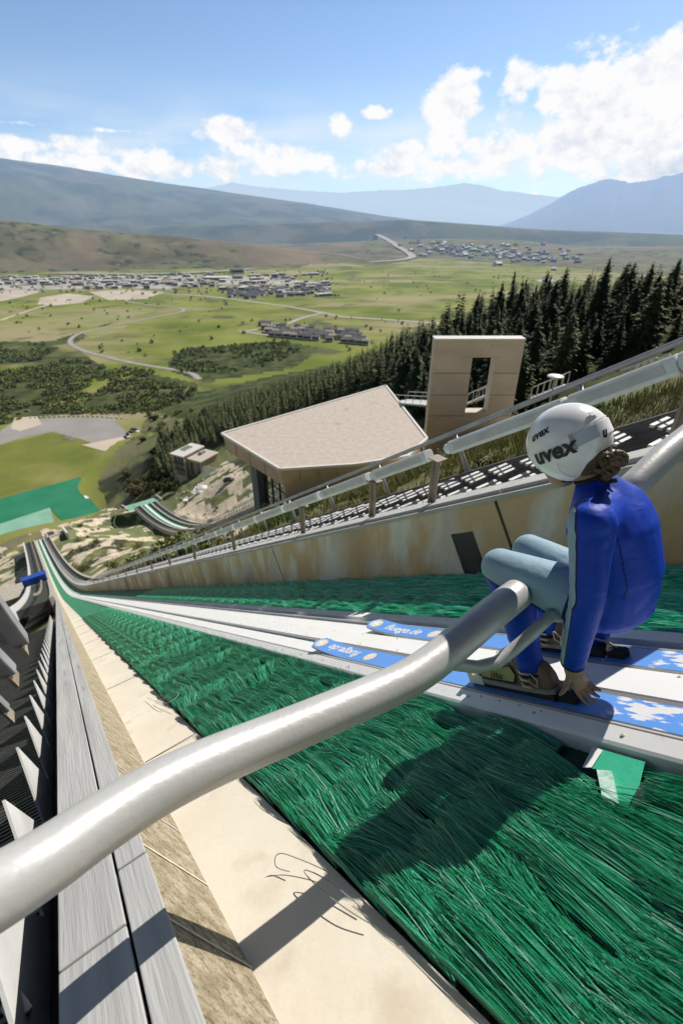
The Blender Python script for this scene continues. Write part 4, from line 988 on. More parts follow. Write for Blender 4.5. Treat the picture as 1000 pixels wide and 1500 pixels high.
# lodge
def lodge():
    c=hit(287,694)
    a=R(-28); x=np.array([math.cos(a),math.sin(a),0]);y=np.cross(Z,x); e=empty('lodge',c,'pale flat roofed lodge with dark glazed front among the firs','building')
    h0=11.
    m=M['housew']
    def blk(u0,u1,v0,v1,z0,z1,nm,mm):
        b=MB(); b.box(c+x*(u0+u1)/2+y*(v0+v1)/2+Z*(z0+z1)/2,x*(u1-u0)/2,y*(v1-v0)/2,Z*(z1-z0)/2); return b.build(nm,mm,e)
    blk(-9,-1,-5,9,-4,h0,'wall',M['conc']); blk(-1.01,8,-3,9,-4,h0-1.6,'wall',M['conc']); 
    blk(-9.6,-.6,-5.8,9.6,h0,h0+.5,'roof',M['roofl']); blk(-.59,8.6,-3.8,9.6,h0-1.6,h0-1.1,'roof',M['roofg'])
    for u in (-7.6,-5.2,-2.8): blk(u,u+1.7,-5.25,-5.01,.5,h0-.8,'window',M['glassd'])
    for zf in (3.3,6.6): blk(-8.8,-1.2,-5.9,-5.26,zf,zf+.35,'balcony',M['roofd'])
    for u in (.8,4.4): blk(u,u+2.2,-3.2,-3.01,1,h0-3,'window',M['glassd'])
    blk(-9.3,-9.0,-5.5,-5.0,-4,h0,'pier',M['roofl']); blk(-1.0,-.7,-5.5,-5.02,-4,h0,'pier',M['roofl'])
    for k in range(4): blk(-8+.9*k,-7.6+.9*k,0,5.5,h0+.5,h0+1.1,'roof_duct',M['galv'])
    blk(1,3,3,6,h0-1.1,h0+.1,'roof_unit',M['galv'])
lodge()
# stair wing, concrete blocks around the take-off
def blockat(nm,px,py,D,hx,hy,hz,ang,m,label,cat,dz=0):
    c=at(px,py,D); a=R(ang); x=dh*math.cos(a)+T*math.sin(a); y=np.cross(Z,x); b=MB(); b.box(c+Z*dz,x*hx,y*hy,Z*hz); return tag(b.build(nm,m,bevel=.05),label,cat)
LL=LEND
blk_=lambda l,t,n,a,b_,c,nm,m,lab,cat: None
def rampbox(nm,l,t,n,hl,ht_,hn,m,label,cat):
    b=MB(); x=nrm(Q(min(l+.5,LEND),0,0)-Q(min(l,LEND-.5),0,0)); y=T; z=np.cross(x,y); z=z if z[2]>0 else -z
    b.box(Q(l,t,n),x*hl,T*ht_,z*hn); return tag(b.build(nm,m,bevel=.04),label,cat)
rampbox('retaining_wall',LEND+.4,5.6,-1.9,.5,2.6,1.4,M['cream'],'cream retaining wall at the right corner of the take-off','wall')
rampbox('retaining_wall',LEND-3,9.6,-1.2,7,.35,1.9,M['roofedge'],'slanting white wing wall on the grass right of the take-off','wall')
# curving coach stand beyond the take-off
b=MB(); pts=[Q(LEND,5.5,-.6)+dh*x+Z*z for x,z in ((2,-2.2),(12,-6),(24,-12),(36,-19))]
b.loft([[p-T*1.7+Z*1.1,p+T*1.7+Z*1.1,p+T*1.7-Z*3,p-T*1.7-Z*3] for p in pts]); wl=tag(b.build('stair_wing',M['conc']),'grey walled stair running down beside the pale landing mat','stairs')
b=MB(); b.loft([[p-T*1.0+Z*1.2,p+T*1.0+Z*1.2,p+T*1.0+Z*.9,p-T*1.0+Z*.9] for p in pts]); o=b.build('ribbed_treads',M['rib'],wl)
# left side by the bend: walkway, blue box, white rail, stands
lw=empty('left_walkway',Q(60,-1,-1),'grey walkway curving along the left of the ramp below the ribbed stairs','walkway')
for nm,sec,m,l0 in (('deck',[(-3.4,-.5),(-3.4,-1.3),(-.6,-1.3),(-.6,-.5)],M['rib'],52),('inner_wall',[(-.59,-.2),(-.59,-1.9),(-.24,-1.9),(-.24,-.2)],M['conc'],47),('outer_wall',[(-3.8,.1),(-3.8,-2.2),(-3.41,-2.2),(-3.41,.1)],M['whitemetal'],47),('brown_rail',[(-1.5,.5),(-1.5,.3),(-1.3,.3),(-1.3,.5)],M['post'],40)):
    b=MB(); b.sweep(Q,sec,[x for x in LS if x>l0]); b.build(nm,m,lw)
e=empty('blue_box',Q(112,-3,.2),'blue box standing across the left walkway','box'); 
b=MB(); b.box(Q(104,-2.3,.9),T*1.9,dh*.5,Z*.7); b.build('body',M['blue'],e,bevel=.05); b=MB(); b.box(Q(104,-2.3,.9)+Z*.76,T*2.,dh*.6,Z*.05); b.build('lid',M['blue'],e)
tw=empty('coach_stand',Q(150,-12,-3),'stepped concrete stand on the slope left of the take-off','stand')
for k in range(8):
    b=MB(); b.box(Q(118+5*k,-9-1.6*k,-2.2-.9*k),dh*2.4,T*5,Z*1.4); b.build('terrace',M['cream'] if k%2 else M['conc'],tw)
lf=empty('side_stair',Q(50,-6,-2),'white edged stair dropping away left of the ribbed stairs','stair')
b=MB(); b.bar(Q(47,-3.9,-.6),Q(52,-12,-5),.8,.8,N); b.build('rail_wall',M['whitemetal'],lf)
for k in range(14):
    u=k/13; p=Q(49+3*u,-4-7*u,-1.6-4.2*u); b=MB(); b.box(p,dh*1.8,T*.2,Z*.12); b.build('step',M['conc'],lf)
# ------------------------------------------------------------------ roads across the valley
def road(nm,pts,w_,m,label=None,dz=.3,z=ZV,line=False):
    P_=[Vector(onZ(x,y,z)) if y>386 else Vector(hit(x,y)) for x,y in pts]; S_=[]
    for i in range(len(P_)-1):
        p0=P_[max(i-1,0)];p1=P_[i];p2=P_[i+1];p3=P_[min(i+2,len(P_)-1)]
        for k in range(8):
            u=k/8; S_.append(np.array(.5*((2*p1)+(p2-p0)*u+(2*p0-5*p1+4*p2-p3)*u*u+(3*p1-p0-3*p2+p3)*u**3)))
    S_.append(np.array(P_[-1])); b=MB(); rows=[]
    for i,p in enumerate(S_):
        tg=nrm(S_[min(i+1,len(S_)-1)]-S_[max(i-1,0)]); sd=np.cross(tg,Z); q=p.copy(); rows.append((b.vert(q-sd*w_/2+Z*dz),b.vert(q+sd*w_/2+Z*dz)))
    for i in range(len(rows)-1): b.face((rows[i][0],rows[i][1],rows[i+1][1],rows[i+1][0]))
    o=b.build(nm,m,fix=False); kind(o,'structure')
    if o.data.polygons[0].normal.z<0: o.data.flip_normals()
    return o
M['line']=mat('road_line',(.7,.66,.5),rough=.8,haze=True)
main=[(292,556),(282,548),(262,543),(225,537),(190,531),(160,524),(132,517),(110,508),(103,500),(112,491),(135,483),(165,477),(200,470),(240,462),(262,458),(270,454),(258,450),(230,448),(200,444),(185,440),(210,436),(240,430)]
road('winding_road',main,9,M['asph'],dz=.35); road('winding_road_line',main,.9,M['line'],dz=.55)
road('straight_road',[(200,425),(240,430),(300,434),(360,441),(420,449),(470,458),(500,464),(560,468),(625,473),(700,478)],15,M['road'],dz=.5)
road('side_road',[(470,459),(440,467),(415,476),(370,484),(350,487)],12,M['road'],dz=.55)
road('side_road',[(350,485),(400,492),(450,493),(480,492)],8,M['road'],dz=.55)
road('highway',[(-40,404),(100,402),(230,402),(330,398),(400,392),(480,387),(560,384),(590,381),(603,377),(598,371),(583,362),(568,352),(552,344)],46,M['road'],dz=4)
road('highway_ramp',[(-60,430),(40,424),(120,418),(200,420),(260,426)],18,M['road'],dz=.6)
road('farm_track',[(0,470),(60,450),(120,436),(180,430)],10,M['dirt'],dz=.5)
for pts in ([(60,436),(100,430),(138,434),(120,444),(80,448),(55,446)],[(130,428),(190,424),(240,428),(215,438),(160,440)],[(-30,432),(30,424),(60,428),(30,436),(-20,446)]): sheet('dirt_apron',pts,M['dirt'],.45)
sheet('dirt_apron',[(100,466),(150,457),(215,452),(228,456),(180,468),(120,476)],mat('dry_grass',(.34,.30,.14),(.24,.26,.08),.02,.95,haze=True),.2)
sheet('dirt_apron',[(120,488),(150,480),(190,476),(175,486),(135,496)],bpy.data.materials['dry_grass'],.2)
sheet('construction_yard',[(420,480),(470,492),(530,502),(540,496),(480,486)],M['dirt'],.3)
sheet('pond',[(783,411),(806,409),(815,412),(795,414)],M['water'],.5); sheet('pond',[(770,425),(780,423),(784,426)],M['water'],.5)
for pts in ([(0,432),(80,424),(180,422),(240,424),(300,416),(440,420),(470,414),(380,404),(200,404),(0,408)],):
    sheet('town_ground',pts,mat('town_ground',(.40,.36,.30),(.55,.51,.45),.02,.95,haze=True,c3=(.2,.2,.15),s3=.01),.25)
# houses
def house(px,py,wx,wy,hh,ang,roofm,label,group,flat=True,z=None,nm='house',cat='house'):
    c=onZ(px,py) if z is None else z
    a=R(ang); x=np.array([math.cos(a),math.sin(a),0]);y=np.cross(Z,x); b=MB()
    b.box(c+Z*hh*.5,x*wx/2,y*wy/2,Z*hh*.5,0)
    if flat: b.box(c+Z*(hh+.3),x*(wx/2+.4),y*(wy/2+.4),Z*.3,1)
    else:
        r0=[c+x*sx*(wx/2+.6)+y*sy*(wy/2+.6)+Z*hh for sx,sy in ((-1,-1),(1,-1),(1,1),(-1,1))]; t0=c-x*wx/2+Z*(hh+wy*.3);t1=c+x*wx/2+Z*(hh+wy*.3)
        b.poly([r0[0],r0[1],t1,t0],1); b.poly([r0[2],r0[3],t0,t1],1); b.poly([r0[1],r0[2],t1],1); b.poly([r0[3],r0[0],t0],1)
    b.box(c+Z*hh*.55-y*(wy/2+.1),x*wx*.38,y*.1,Z*hh*.16,2)
    o=b.build(nm,[M['housew'],roofm,M['glassd']],fix=False)
    return tag(o,label,cat,group)
rn=random.Random(11)
for i in range(270):
    px=rn.uniform(-20,480); lo_=407+max(0,(px-260))*.00; py=rn.uniform(404,424) if px<250 else rn.uniform(402,420+ (px-250)*.07)
    if px<120: py=rn.uniform(406,420)
    big=rn.random()<.18
    house(px,py,rn.uniform(9,24)*(2.2 if big else 1),rn.uniform(8,18)*(1.5 if big else 1),rn.uniform(5,9),rn.uniform(-20,30),rn.choice([M['roofl'],M['roofl'],M['roofd'],M['roofg'],M['roofg']]),'small building in the town strip across the valley','buildings in the valley town',nm='town_building')
house(318,410,95,60,10,-8,M['roofl'],'largest pale flat roofed building in the valley town',None,nm='warehouse',cat='building')
house(222,414,60,38,9,-8,M['roofl'],'pale flat roofed building left of the largest one in the town',None,nm='warehouse',cat='building')
house(348,400,60,24,14,4,mat('teal_roof',(.07,.14,.16),rough=.6,haze=True),'dark teal roofed building beside the highway',None,nm='warehouse',cat='building')
house(403,407,26,20,14,4,M['roofl'],'tall small white building at the right of the town',None,nm='warehouse',cat='building')
for i in range(80):
    px=rn.uniform(335,480); py=rn.uniform(424,440)-(px-335)*.06
    house(px,py,rn.uniform(10,18),10,7,rn.uniform(-30,10),M['roofd'],'dark roofed townhouse at the near side of the town','dark townhouses near the pasture',flat=False,nm='townhouse')
for r_i in range(4):
    for i in range(14):
        px=384+i*10.5+r_i*5; py=477+r_i*5.2+i*.95
        if rn.random()<.12: continue
        house(px+rn.uniform(-1,1),py,rn.uniform(11,15),8,rn.uniform(6,8),-12+rn.uniform(-8,8),rn.choice([M['roofd'],M['roofd'],M['roofg']]),'dark gabled row house in the new estate above the firs','row houses in the new estate',flat=False,nm='row_house')
for i in range(170):
    px=rn.gauss(700,75); py=rn.gauss(369,7)+(px-690)*.07
    if 585<px<870: house(px,py,rn.uniform(16,38),rn.uniform(14,28),rn.uniform(7,12),rn.uniform(-40,40),rn.choice([M['roofd'],M['roofl'],M['roofd']]),'house in the suburb beyond the pasture','houses in the suburb beyond the pasture',flat=False,z=hit(px,py))
rn=random.Random(31); b=MB()
for i in range(760):
    if i<430: px=rn.uniform(-10,640); py=rn.uniform(296,348)+ (px*.03)
    else: px=rn.uniform(560,1000); py=rn.uniform(338,372)+(px-560)*.012
    w=hit(px,py,13000); D_=np.linalg.norm(w); 
    if D_>12500: continue
    s_=rn.uniform(6,13)*D_/7000
    if D_<3600: continue; b.box(w+Z*s_*.3,AX*s_*rn.uniform(.6,1.4),np.array([0,1,0])*s_*.6,Z*s_*.45,rn.choice([0,0,1,2]))
kind(tag(b.build('hillside_houses',[M['roofl'],M['roofd'],M['roofg']],fix=False),'tiny scattered houses over the far slopes','houses'),'stuff')
# ------------------------------------------------------------------ trees
def fir_mesh(seed,H=12.,lv=30,dens=1.0):
    rn=random.Random(seed); vs=[];fs=[];mi=[]
    R0=H*rn.uniform(.20,.27)
    def quad(p,u,v,m): 
        i=len(vs); vs.extend([tuple(p-u-v),tuple(p+u-v),tuple(p+u*.5+v),tuple(p-u*.5+v)]); fs.append((i,i+1,i+2,i+3)); mi.append(m)
    for k in range(lv):
        u=k/(lv-1); z=H*(.06+.93*u); rr=R0*(1-u)**.66*rn.uniform(.62,1.2)+.10
        nb=max(5,int((19*(1-u)+6)*dens))
        for j in range(nb):
            a=rn.uniform(0,2*math.pi); l=rr*rn.uniform(.45,1.3); n=max(2,int(l/.30)); dr=rn.uniform(.25,.5)
            ca,sa=math.cos(a),math.sin(a); m=0 if rn.random()<.72 else 1
            for q in range(n):
                f=(q+.6)/n; pz=z-dr*l*f+ .12*l*f*f
                p=np.array([ca*l*f,sa*l*f,pz+rn.uniform(-.1,.1)]); w_=.20+.16*(1-f)*l/R0+rn.uniform(0,.08)
                uu=np.array([-sa,ca,rn.uniform(-.3,.3)])*w_; vv=np.array([ca,sa,-dr*.7+rn.uniform(-.25,.2)])*(l/n*.75)
                quad(p,uu,vv,m)
    me=bpy.data.meshes.new('fir_crown'); me.from_pydata(vs,[],fs); me.materials.append(M['fir']);me.materials.append(M['fir2']); me.polygons.foreach_set('material_index',mi)
    b=MB(); b.tube([np.array([0,0,-1.]),np.array([0,0,H*.5]),np.array([0,0,H*.97])],[H*.016,H*.010,.02],6); tr=b.build('trunk',M['trunk']); bpy.data.objects.remove(tr)
    tm=bpy.data.meshes[-1]
    return me
def trunk_mesh(H):
    b=MB(); b.tube([np.array([0,0,-1.]),np.array([0,0,H*.5]),np.array([0,0,H*.97])],[H*.016,H*.010,.02],6); o=b.build('trunk',M['trunk']); me_=o.data; bpy.data.objects.remove(o); return me_
firs=[(fir_mesh(s,12.,34),trunk_mesh(12.)) for s in range(5)]; firs_lo=[(fir_mesh(20+s,12.,17,.7),None) for s in range(4)]
ntree=0
def fir(w,sc_,lod=0):
    global ntree
    cm_,tm_=random.choice(firs if lod==0 else firs_lo); H=sc_
    if lod==0:
        e=empty('fir_tree',w,'','tree','dark firs on the slope behind the smaller jump')
        e.rotation_euler=(random.gauss(0,.02),random.gauss(0,.02),random.uniform(0,6.28)); e.scale=(H*random.uniform(.8,1.25),)*2+(H,)
        o=bpy.data.objects.new('crown',cm_); C.objects.link(o); o.parent=e
        o=bpy.data.objects.new('trunk',tm_); C.objects.link(o); o.parent=e
    else:
        e=bpy.data.objects.new('fir_tree',cm_); C.objects.link(e); tag(e,'','tree','dark firs on the slope behind the smaller jump'); e.location=tuple(w)
        e.rotation_euler=(0,0,random.uniform(0,6.28)); e.scale=(H*random.uniform(.9,1.15),)*2+(H,)
    e['label']='dark green fir in the dense stand beyond the smaller jump'
    ntree+=1; return e
rn=random.Random(77)
def proj(w):
    z=w@AF; return (500+F*(w@AX)/z,750-F*(w@AU)/z,z) if z>1 else None
top=[(230,640),(245,600),(262,552),(300,540),(350,530),(400,518),(450,505),(500,500),(560,486),(620,474),(650,468),(700,462),(760,455),(820,450),(870,445),(920,440),(1000,440),(1100,440)]
bot=[(230,700),(260,690),(300,650),(340,640),(420,610),(480,590),(520,580),(560,575),(600,590),(640,640),(700,640),(760,600),(820,560),(900,530),(1000,500),(1100,480)]
pts=[]
N_=26000; xs=np.random.uniform(-40,380,N_); ts=np.random.uniform(36,330,N_); PP=np.stack([dh[0]*xs+T[0]*ts,dh[1]*xs+T[1]*ts],1); zz_=ground(PP)
for i in range(N_):
    w=np.array([PP[i,0],PP[i,1],zz_[i]]); q=proj(w)
    if q is None or not -10<q[0]<1090: continue
    if zz_[i]<ZV+1: continue
    yt=np.interp(q[0],[a for a,b_ in top],[b_ for a,b_ in top]); yb=np.interp(q[0],[a for a,b_ in bot],[b_ for a,b_ in bot])
    if q[0]<232 or not yt<q[1]<yb+6: continue
    pts.append((q[2],w))
pts.sort(key=lambda a:a[0])
def q_x(w): return proj(w)[0]
kept=[]; grid={}
for D_,w in pts:
    mind=(2.9 if q_x(w)>650 else 2.2)+D_*.009; ok=True
    gx,gy=int(w[0]//6),int(w[1]//6)
    for a in (-1,0,1):
        for b_ in (-1,0,1):
            for v in grid.get((gx+a,gy+b_),[]):
                if (v[0]-w[0])**2+(v[1]-w[1])**2<mind*mind: ok=False;break
            if not ok:break
        if not ok:break
    if ok: grid.setdefault((gx,gy),[]).append(w); kept.append((D_,w))
print('fir spots',len(kept))
random.seed(9)
ind=[k for k in kept][:300]; rest=kept[300:]
for D_,w in ind:
    q_=proj(w); fir(w,random.choice([random.uniform(.55,.85),random.uniform(.8,1.3)])*float(np.interp(q_[0],[660,720,800,900,1000],[1.0,.86,.78,.72,.55])),0 if D_<150 else 1)
# the farther ones: one wood
if rest:
    vsA=[];fsA=[];mA=[];off=0
    data=[]
    for me_,_ in firs_lo:
        v=np.empty(len(me_.vertices)*3); me_.vertices.foreach_get('co',v); v=v.reshape(-1,3); f=np.empty(len(me_.polygons)*4,int); me_.polygons.foreach_get('vertices',f); mi_=np.empty(len(me_.polygons),int); me_.polygons.foreach_get('material_index',mi_); data.append((v,f.reshape(-1,4),mi_))
    for D_,w in rest[:1500]:
        v,f,mi_=random.choice(data); a=random.uniform(0,6.28); s=random.uniform(.75,1.2); ca,sa=math.cos(a)*s,math.sin(a)*s
        vv=np.column_stack([v[:,0]*ca-v[:,1]*sa+w[0],v[:,0]*sa+v[:,1]*ca+w[1],v[:,2]*s+w[2]]); vsA.append(vv); fsA.append(f+off); mA.append(mi_); off+=len(v)
    me_=bpy.data.meshes.new('fir_wood'); vA=np.concatenate(vsA);fA=np.concatenate(fsA)
    me_.vertices.add(len(vA)); me_.vertices.foreach_set('co',vA.ravel()); me_.loops.add(fA.size); me_.loops.foreach_set('vertex_index',fA.ravel()); me_.polygons.add(len(fA)); me_.polygons.foreach_set('loop_start',np.arange(0,fA.size,4)); me_.polygons.foreach_set('loop_total',np.full(len(fA),4)); 
    me_.materials.append(M['fir']);me_.materials.append(M['fir2']); me_.update(); me_.validate(); me_.polygons.foreach_set('material_index',np.concatenate(mA))
    o=bpy.data.objects.new('fir_wood',me_); C.objects.link(o); kind(tag(o,'far part of the fir wood on the lower slope','trees'),'stuff')
# scrub in the valley and bushes near the lodge
def leafmass(cs,nleaf,size,seed):
    """cs: array of (x,y,z,r) clumps -> small leaf faces"""
    rg=np.random.RandomState(seed); n=len(cs)*nleaf; ci=np.repeat(np.arange(len(cs)),nleaf); c=cs[ci]
    v=rg.normal(size=(n,3)); v/=np.linalg.norm(v,axis=1)[:,None]; rad=c[:,3]*rg.uniform(.55,1.05,n)
    p=c[:,:3]+v*rad[:,None]*np.array([1,1,.85]); p[:,2]=np.maximum(p[:,2],c[:,2]-c[:,3]*.5)
    a=rg.normal(size=(n,3)); a/=np.linalg.norm(a,axis=1)[:,None]; b_=np.cross(a,v); b_/=np.maximum(np.linalg.norm(b_,axis=1)[:,None],1e-6)
    s=(size*c[:,3]*rg.uniform(.6,1.3,n))[:,None]
    q=np.stack([p-a*s,p+b_*s*.8,p+a*s,p-b_*s*.8],1).reshape(-1,3); f=np.arange(n*4).reshape(-1,4); return q,f
def np_mesh(nm,q,f,m):
    me_=bpy.data.meshes.new(nm); me_.vertices.add(len(q)); me_.vertices.foreach_set('co',q.ravel()); me_.loops.add(f.size); me_.loops.foreach_set('vertex_index',f.ravel()); me_.polygons.add(len(f)); me_.polygons.foreach_set('loop_start',np.arange(0,f.size,4)); me_.polygons.foreach_set('loop_total',np.full(len(f),4)); me_.materials.append(m); me_.update(); me_.validate(); o=bpy.data.objects.new(nm,me_); C.objects.link(o); return o
def scatter_px(poly,n,seed,z=None):
    rg=random.Random(seed); W_=[onZ(*p) for p in poly]; xs_=[w[0] for w in W_]; ys_=[w[1] for w in W_]; out=[]
    pl=[(w[0],w[1]) for w in W_]
    A=np.array([(rg.uniform(min(xs_),max(xs_)),rg.uniform(min(ys_),max(ys_))) for _ in range(n*4)]); A=A[inside(A,pl)][:n]; return A
cl=[]
for poly,n,s in (([(-60,560),(0,545),(60,540),(150,545),(235,560),(290,570),(280,590),(240,602),(210,607),(120,607),(60,606),(0,622),(-60,630)],2300,1),([(-60,515),(0,505),(60,502),(90,508),(60,528),(0,535),(-60,545)],500,2),([(250,528),(268,512),(330,506),(420,500),(440,512),(400,535),(330,548),(262,545)],700,3),([(160,545),(180,538),(230,545),(225,552),(170,552)],90,4),([(60,530),(120,528),(160,540),(100,548),(0,550)],250,6)):
    A=scatter_px(poly,n,s); zA=ground(A); nn=fbm(A[:,0]/30,A[:,1]/30,3,s); A=A[nn>.36]; zA=zA[nn>.36]
    rr=np.random.uniform(1.3,3.4,len(A)); cl.append(np.column_stack([A,zA+rr*.6,rr]))
for poly,n,s in (([(110,505),(300,470),(480,462),(600,470),(600,520),(300,545),(140,520)],60,11),([(480,400),(900,392),(980,430),(640,470),(500,450)],70,12),([(0,440),(300,434),(400,452),(200,470),(0,500)],60,13),([(0,404),(480,396),(500,436),(300,432),(0,432)],330,14)):
    A=scatter_px(poly,n,s); zA=ground(A); rr=np.random.uniform(1.6,4.2,len(A))*(1.3 if s==14 else 1); cl.append(np.column_stack([A,zA+rr*.6,rr]))
q,f=leafmass(np.concatenate(cl),34,.33,4); kind(tag(np_mesh('scrub',q,f,M['leaf']),'green scrub thicket on the valley floor','scrub'),'stuff')
def bush(px,py,D,r__,m,label,nm='bush',group=None,n=420):
    c=hit(px,py); cs=[]; rg=random.Random(px*7+py)
    for k in range(9): cs.append((c[0]+rg.uniform(-.55,.55)*r__,c[1]+rg.uniform(-.55,.55)*r__,c[2]+rg.uniform(.2,.9)*r__,r__*rg.uniform(.62,.8)))
    q,f=leafmass(np.array(cs),n//4,.16,int(px*7)); return tag(np_mesh(nm,q,f,m),label,'bush',group)
M['leafd']=mat('dark_leaves',(.035,.052,.018),(.08,.095,.03),.4,.85,spec=.2)
for i in range(26):
    bush(rn.uniform(225,262),rn.uniform(660,722),rn.uniform(225,250),rn.uniform(2.5,4.2),M['leafd'],'dark bush on the bank left of the lodge',group='dark bushes left of the lodge',n=300)
for i in range(16):
    bush(rn.uniform(182,235),rn.uniform(695,728),rn.uniform(215,240),rn.uniform(2.,3.5),M['brush'],'brown brush on the steep bank above the smaller jump',group='brown brush on the bank',n=300)
for D_,w in ():
    pass
for px,py,D in [(237,648,240),(243,664,235),(250,676,230),(240,690,228),(256,655,240),(300,640,250),(330,645,230),(262,690,222)]:
    w=hit(px,py); fir(w,random.uniform(.9,1.3),0)['label']='fir standing close around the lodge'
for i in range(60):
    px,py=rn.uniform(100,330),rn.uniform(742,835)
    if abs(px-230)<75 and py<800 and px>160: continue
    bush(px,py,0,rn.uniform(.5,1.3),rn.choice([M['grassb'],M['leafd'],M['brush'],M['leaf']]),'low shrub on the pale grassy mound between the two jumps',group='shrubs on the mound',n=160)
for i in range(30):
    bush(rn.uniform(205,345),rn.uniform(600,650),0,rn.uniform(2,4),rn.choice([M['leafd'],M['leaf']]),'leafy tree at the foot of the fir slope near the lot',nm='leafy_tree',group='leafy trees below the firs',n=300)
def rock(px,py,r__,lab,grp):
    c=hit(px,py); b=MB(); rg_=random.Random(int(px*3+py)); rows=[]
    for i in range(1,6):
        th=math.pi*i/6; rows.append([c+np.array([r__*math.sin(th)*math.cos(q*math.pi/4)*rg_.uniform(.75,1.2),r__*.8*math.sin(th)*math.sin(q*math.pi/4)*rg_.uniform(.75,1.2),r__*.6*math.cos(th)*rg_.uniform(.8,1.1)+r__*.2]) for q in range(8)])
    b.loft(rows); return tag(b.build('boulder',M['conc']),lab,'rock',grp)
for i in range(34):
    rock(rn.uniform(235,335) if i<20 else rn.uniform(105,180),rn.uniform(700,760) if i<20 else rn.uniform(748,815),rn.uniform(.35,1.1),'pale boulder lying on the dirt of the bank','boulders on the bank')
# grass and small plants on the near hillside
rg=np.random.RandomState(5)
n=32000; tt=3.45+rg.gamma(1.6,4.,n); hh2=rg.uniform(-2,60,n); A=np.stack([dh[0]*hh2+T[0]*tt,dh[1]*hh2+T[1]*tt],1)
k=(fbm(A[:,0]/1.6,A[:,1]/1.6,4,8)>.44)&(np.hypot(A[:,0],A[:,1])<75)&(tt<30); A=A[k]; zA=ground(A); dist_=np.hypot(A[:,0],A[:,1])
vs=[];m_=len(A); kbl=7
ang=rg.uniform(0,2*math.pi,(m_,kbl)); ln=rg.uniform(.06,.2,(m_,kbl))*(1+dist_[:,None]/40); wd_=.004+dist_[:,None]*.0007*np.ones((1,kbl)); ox=rg.normal(0,.05,(m_,kbl,2))
base=np.stack([A[:,None,0]+ox[...,0],A[:,None,1]+ox[...,1],np.repeat(zA[:,None],kbl,1)-.02],-1)
tip=base+np.stack([np.cos(ang)*ln*.5,np.sin(ang)*ln*.5,ln],-1); sd=np.stack([-np.sin(ang)*wd_,np.cos(ang)*wd_,0*ang],-1)
q=np.stack([base-sd,base+sd,tip+sd*.2,tip-sd*.2],2).reshape(-1,3); f=np.arange(len(q)).reshape(-1,4)
kind(tag(np_mesh('hillside_grass',q,f,M['grassb']),'dry and green wild grass on the hillside beyond the handrail','grass'),'stuff')
for i in range(70):
    t_=3.7+rn.gammavariate(1.5,3.2); h_=rn.uniform(-1,42); w=xy(h_,t_); w=np.array([w[0],w[1],0.]); w[2]=gz(w); rr=rn.uniform(.12,.35)*(1+h_/60)
    cs=np.array([(w[0]+rn.gauss(0,rr*.6),w[1]+rn.gauss(0,rr*.6),w[2]+rn.uniform(.1,.6)*rr,rr*rn.uniform(.4,.7)) for _ in range(6)]); q,f=leafmass(cs,70,.14,i)
    tag(np_mesh('low_bush',q,f,rn.choice([M['grassb'],M['leafd'],M['leaf'],M['brush']])),'low bush on the grassy hillside beyond the handrail','bush','low bushes on the hillside')
#@@PART5
# ------------------------------------------------------------------ skis
M['ski']=None
def ski_mat():
    m=bpy.data.materials.new('light_blue_ski_top'); m.use_nodes=True; nt=m.node_tree; b=nt.nodes['Principled BSDF']; L=nt.links
    b.inputs['Roughness'].default_value=.35
    uv=node(nt,'ShaderNodeTexCoord'); sp=node(nt,'ShaderNodeSeparateXYZ'); L.new(uv.outputs['UV'],sp.inputs[0])
    n=node(nt,'ShaderNodeTexNoise'); n.inputs['Scale'].default_value=6; n.inputs['Detail'].default_value=8; n.inputs['Roughness'].default_value=.62
    mp=node(nt,'ShaderNodeMapping'); mp.inputs['Scale'].default_value=(1.6,5,1); mp.inputs['Rotation'].default_value=(0,0,.5); L.new(uv.outputs['UV'],mp.inputs[0]); L.new(mp.outputs[0],n.inputs['Vector'])
    r=node(nt,'ShaderNodeMapRange'); r.inputs[1].default_value=.50; r.inputs[2].default_value=.53; L.new(n.outputs[0],r.inputs[0])
    g=node(nt,'ShaderNodeMapRange'); g.inputs[1].default_value=.86; g.inputs[2].default_value=.84; L.new(sp.outputs[0],g.inputs[0])  # only the tails are worn
    mu=node(nt,'ShaderNodeMath',operation='MULTIPLY'); L.new(r.outputs[0],mu.inputs[0]); L.new(g.outputs[0],mu.inputs[1])
    x=node(nt,'ShaderNodeMix',data_type='RGBA'); x.inputs[6].default_value=(.13,.34,.83,1); x.inputs[7].default_value=(.80,.80,.80,1); L.new(mu.outputs[0],x.inputs[0]); L.new(x.outputs[2],b.inputs['Base Color'])
    return m
M['ski']=ski_mat()
M['skiedge']=mat('ski_sidewall',(.55,.53,.50),rough=.5)
M['cream_logo']=mat('cream_logo',(.75,.66,.50),rough=.5); M['letter_white']=mat('white_lettering',(.85,.85,.85),rough=.5); M['letter_black']=mat('black_lettering',(.012,.012,.014),rough=.5)
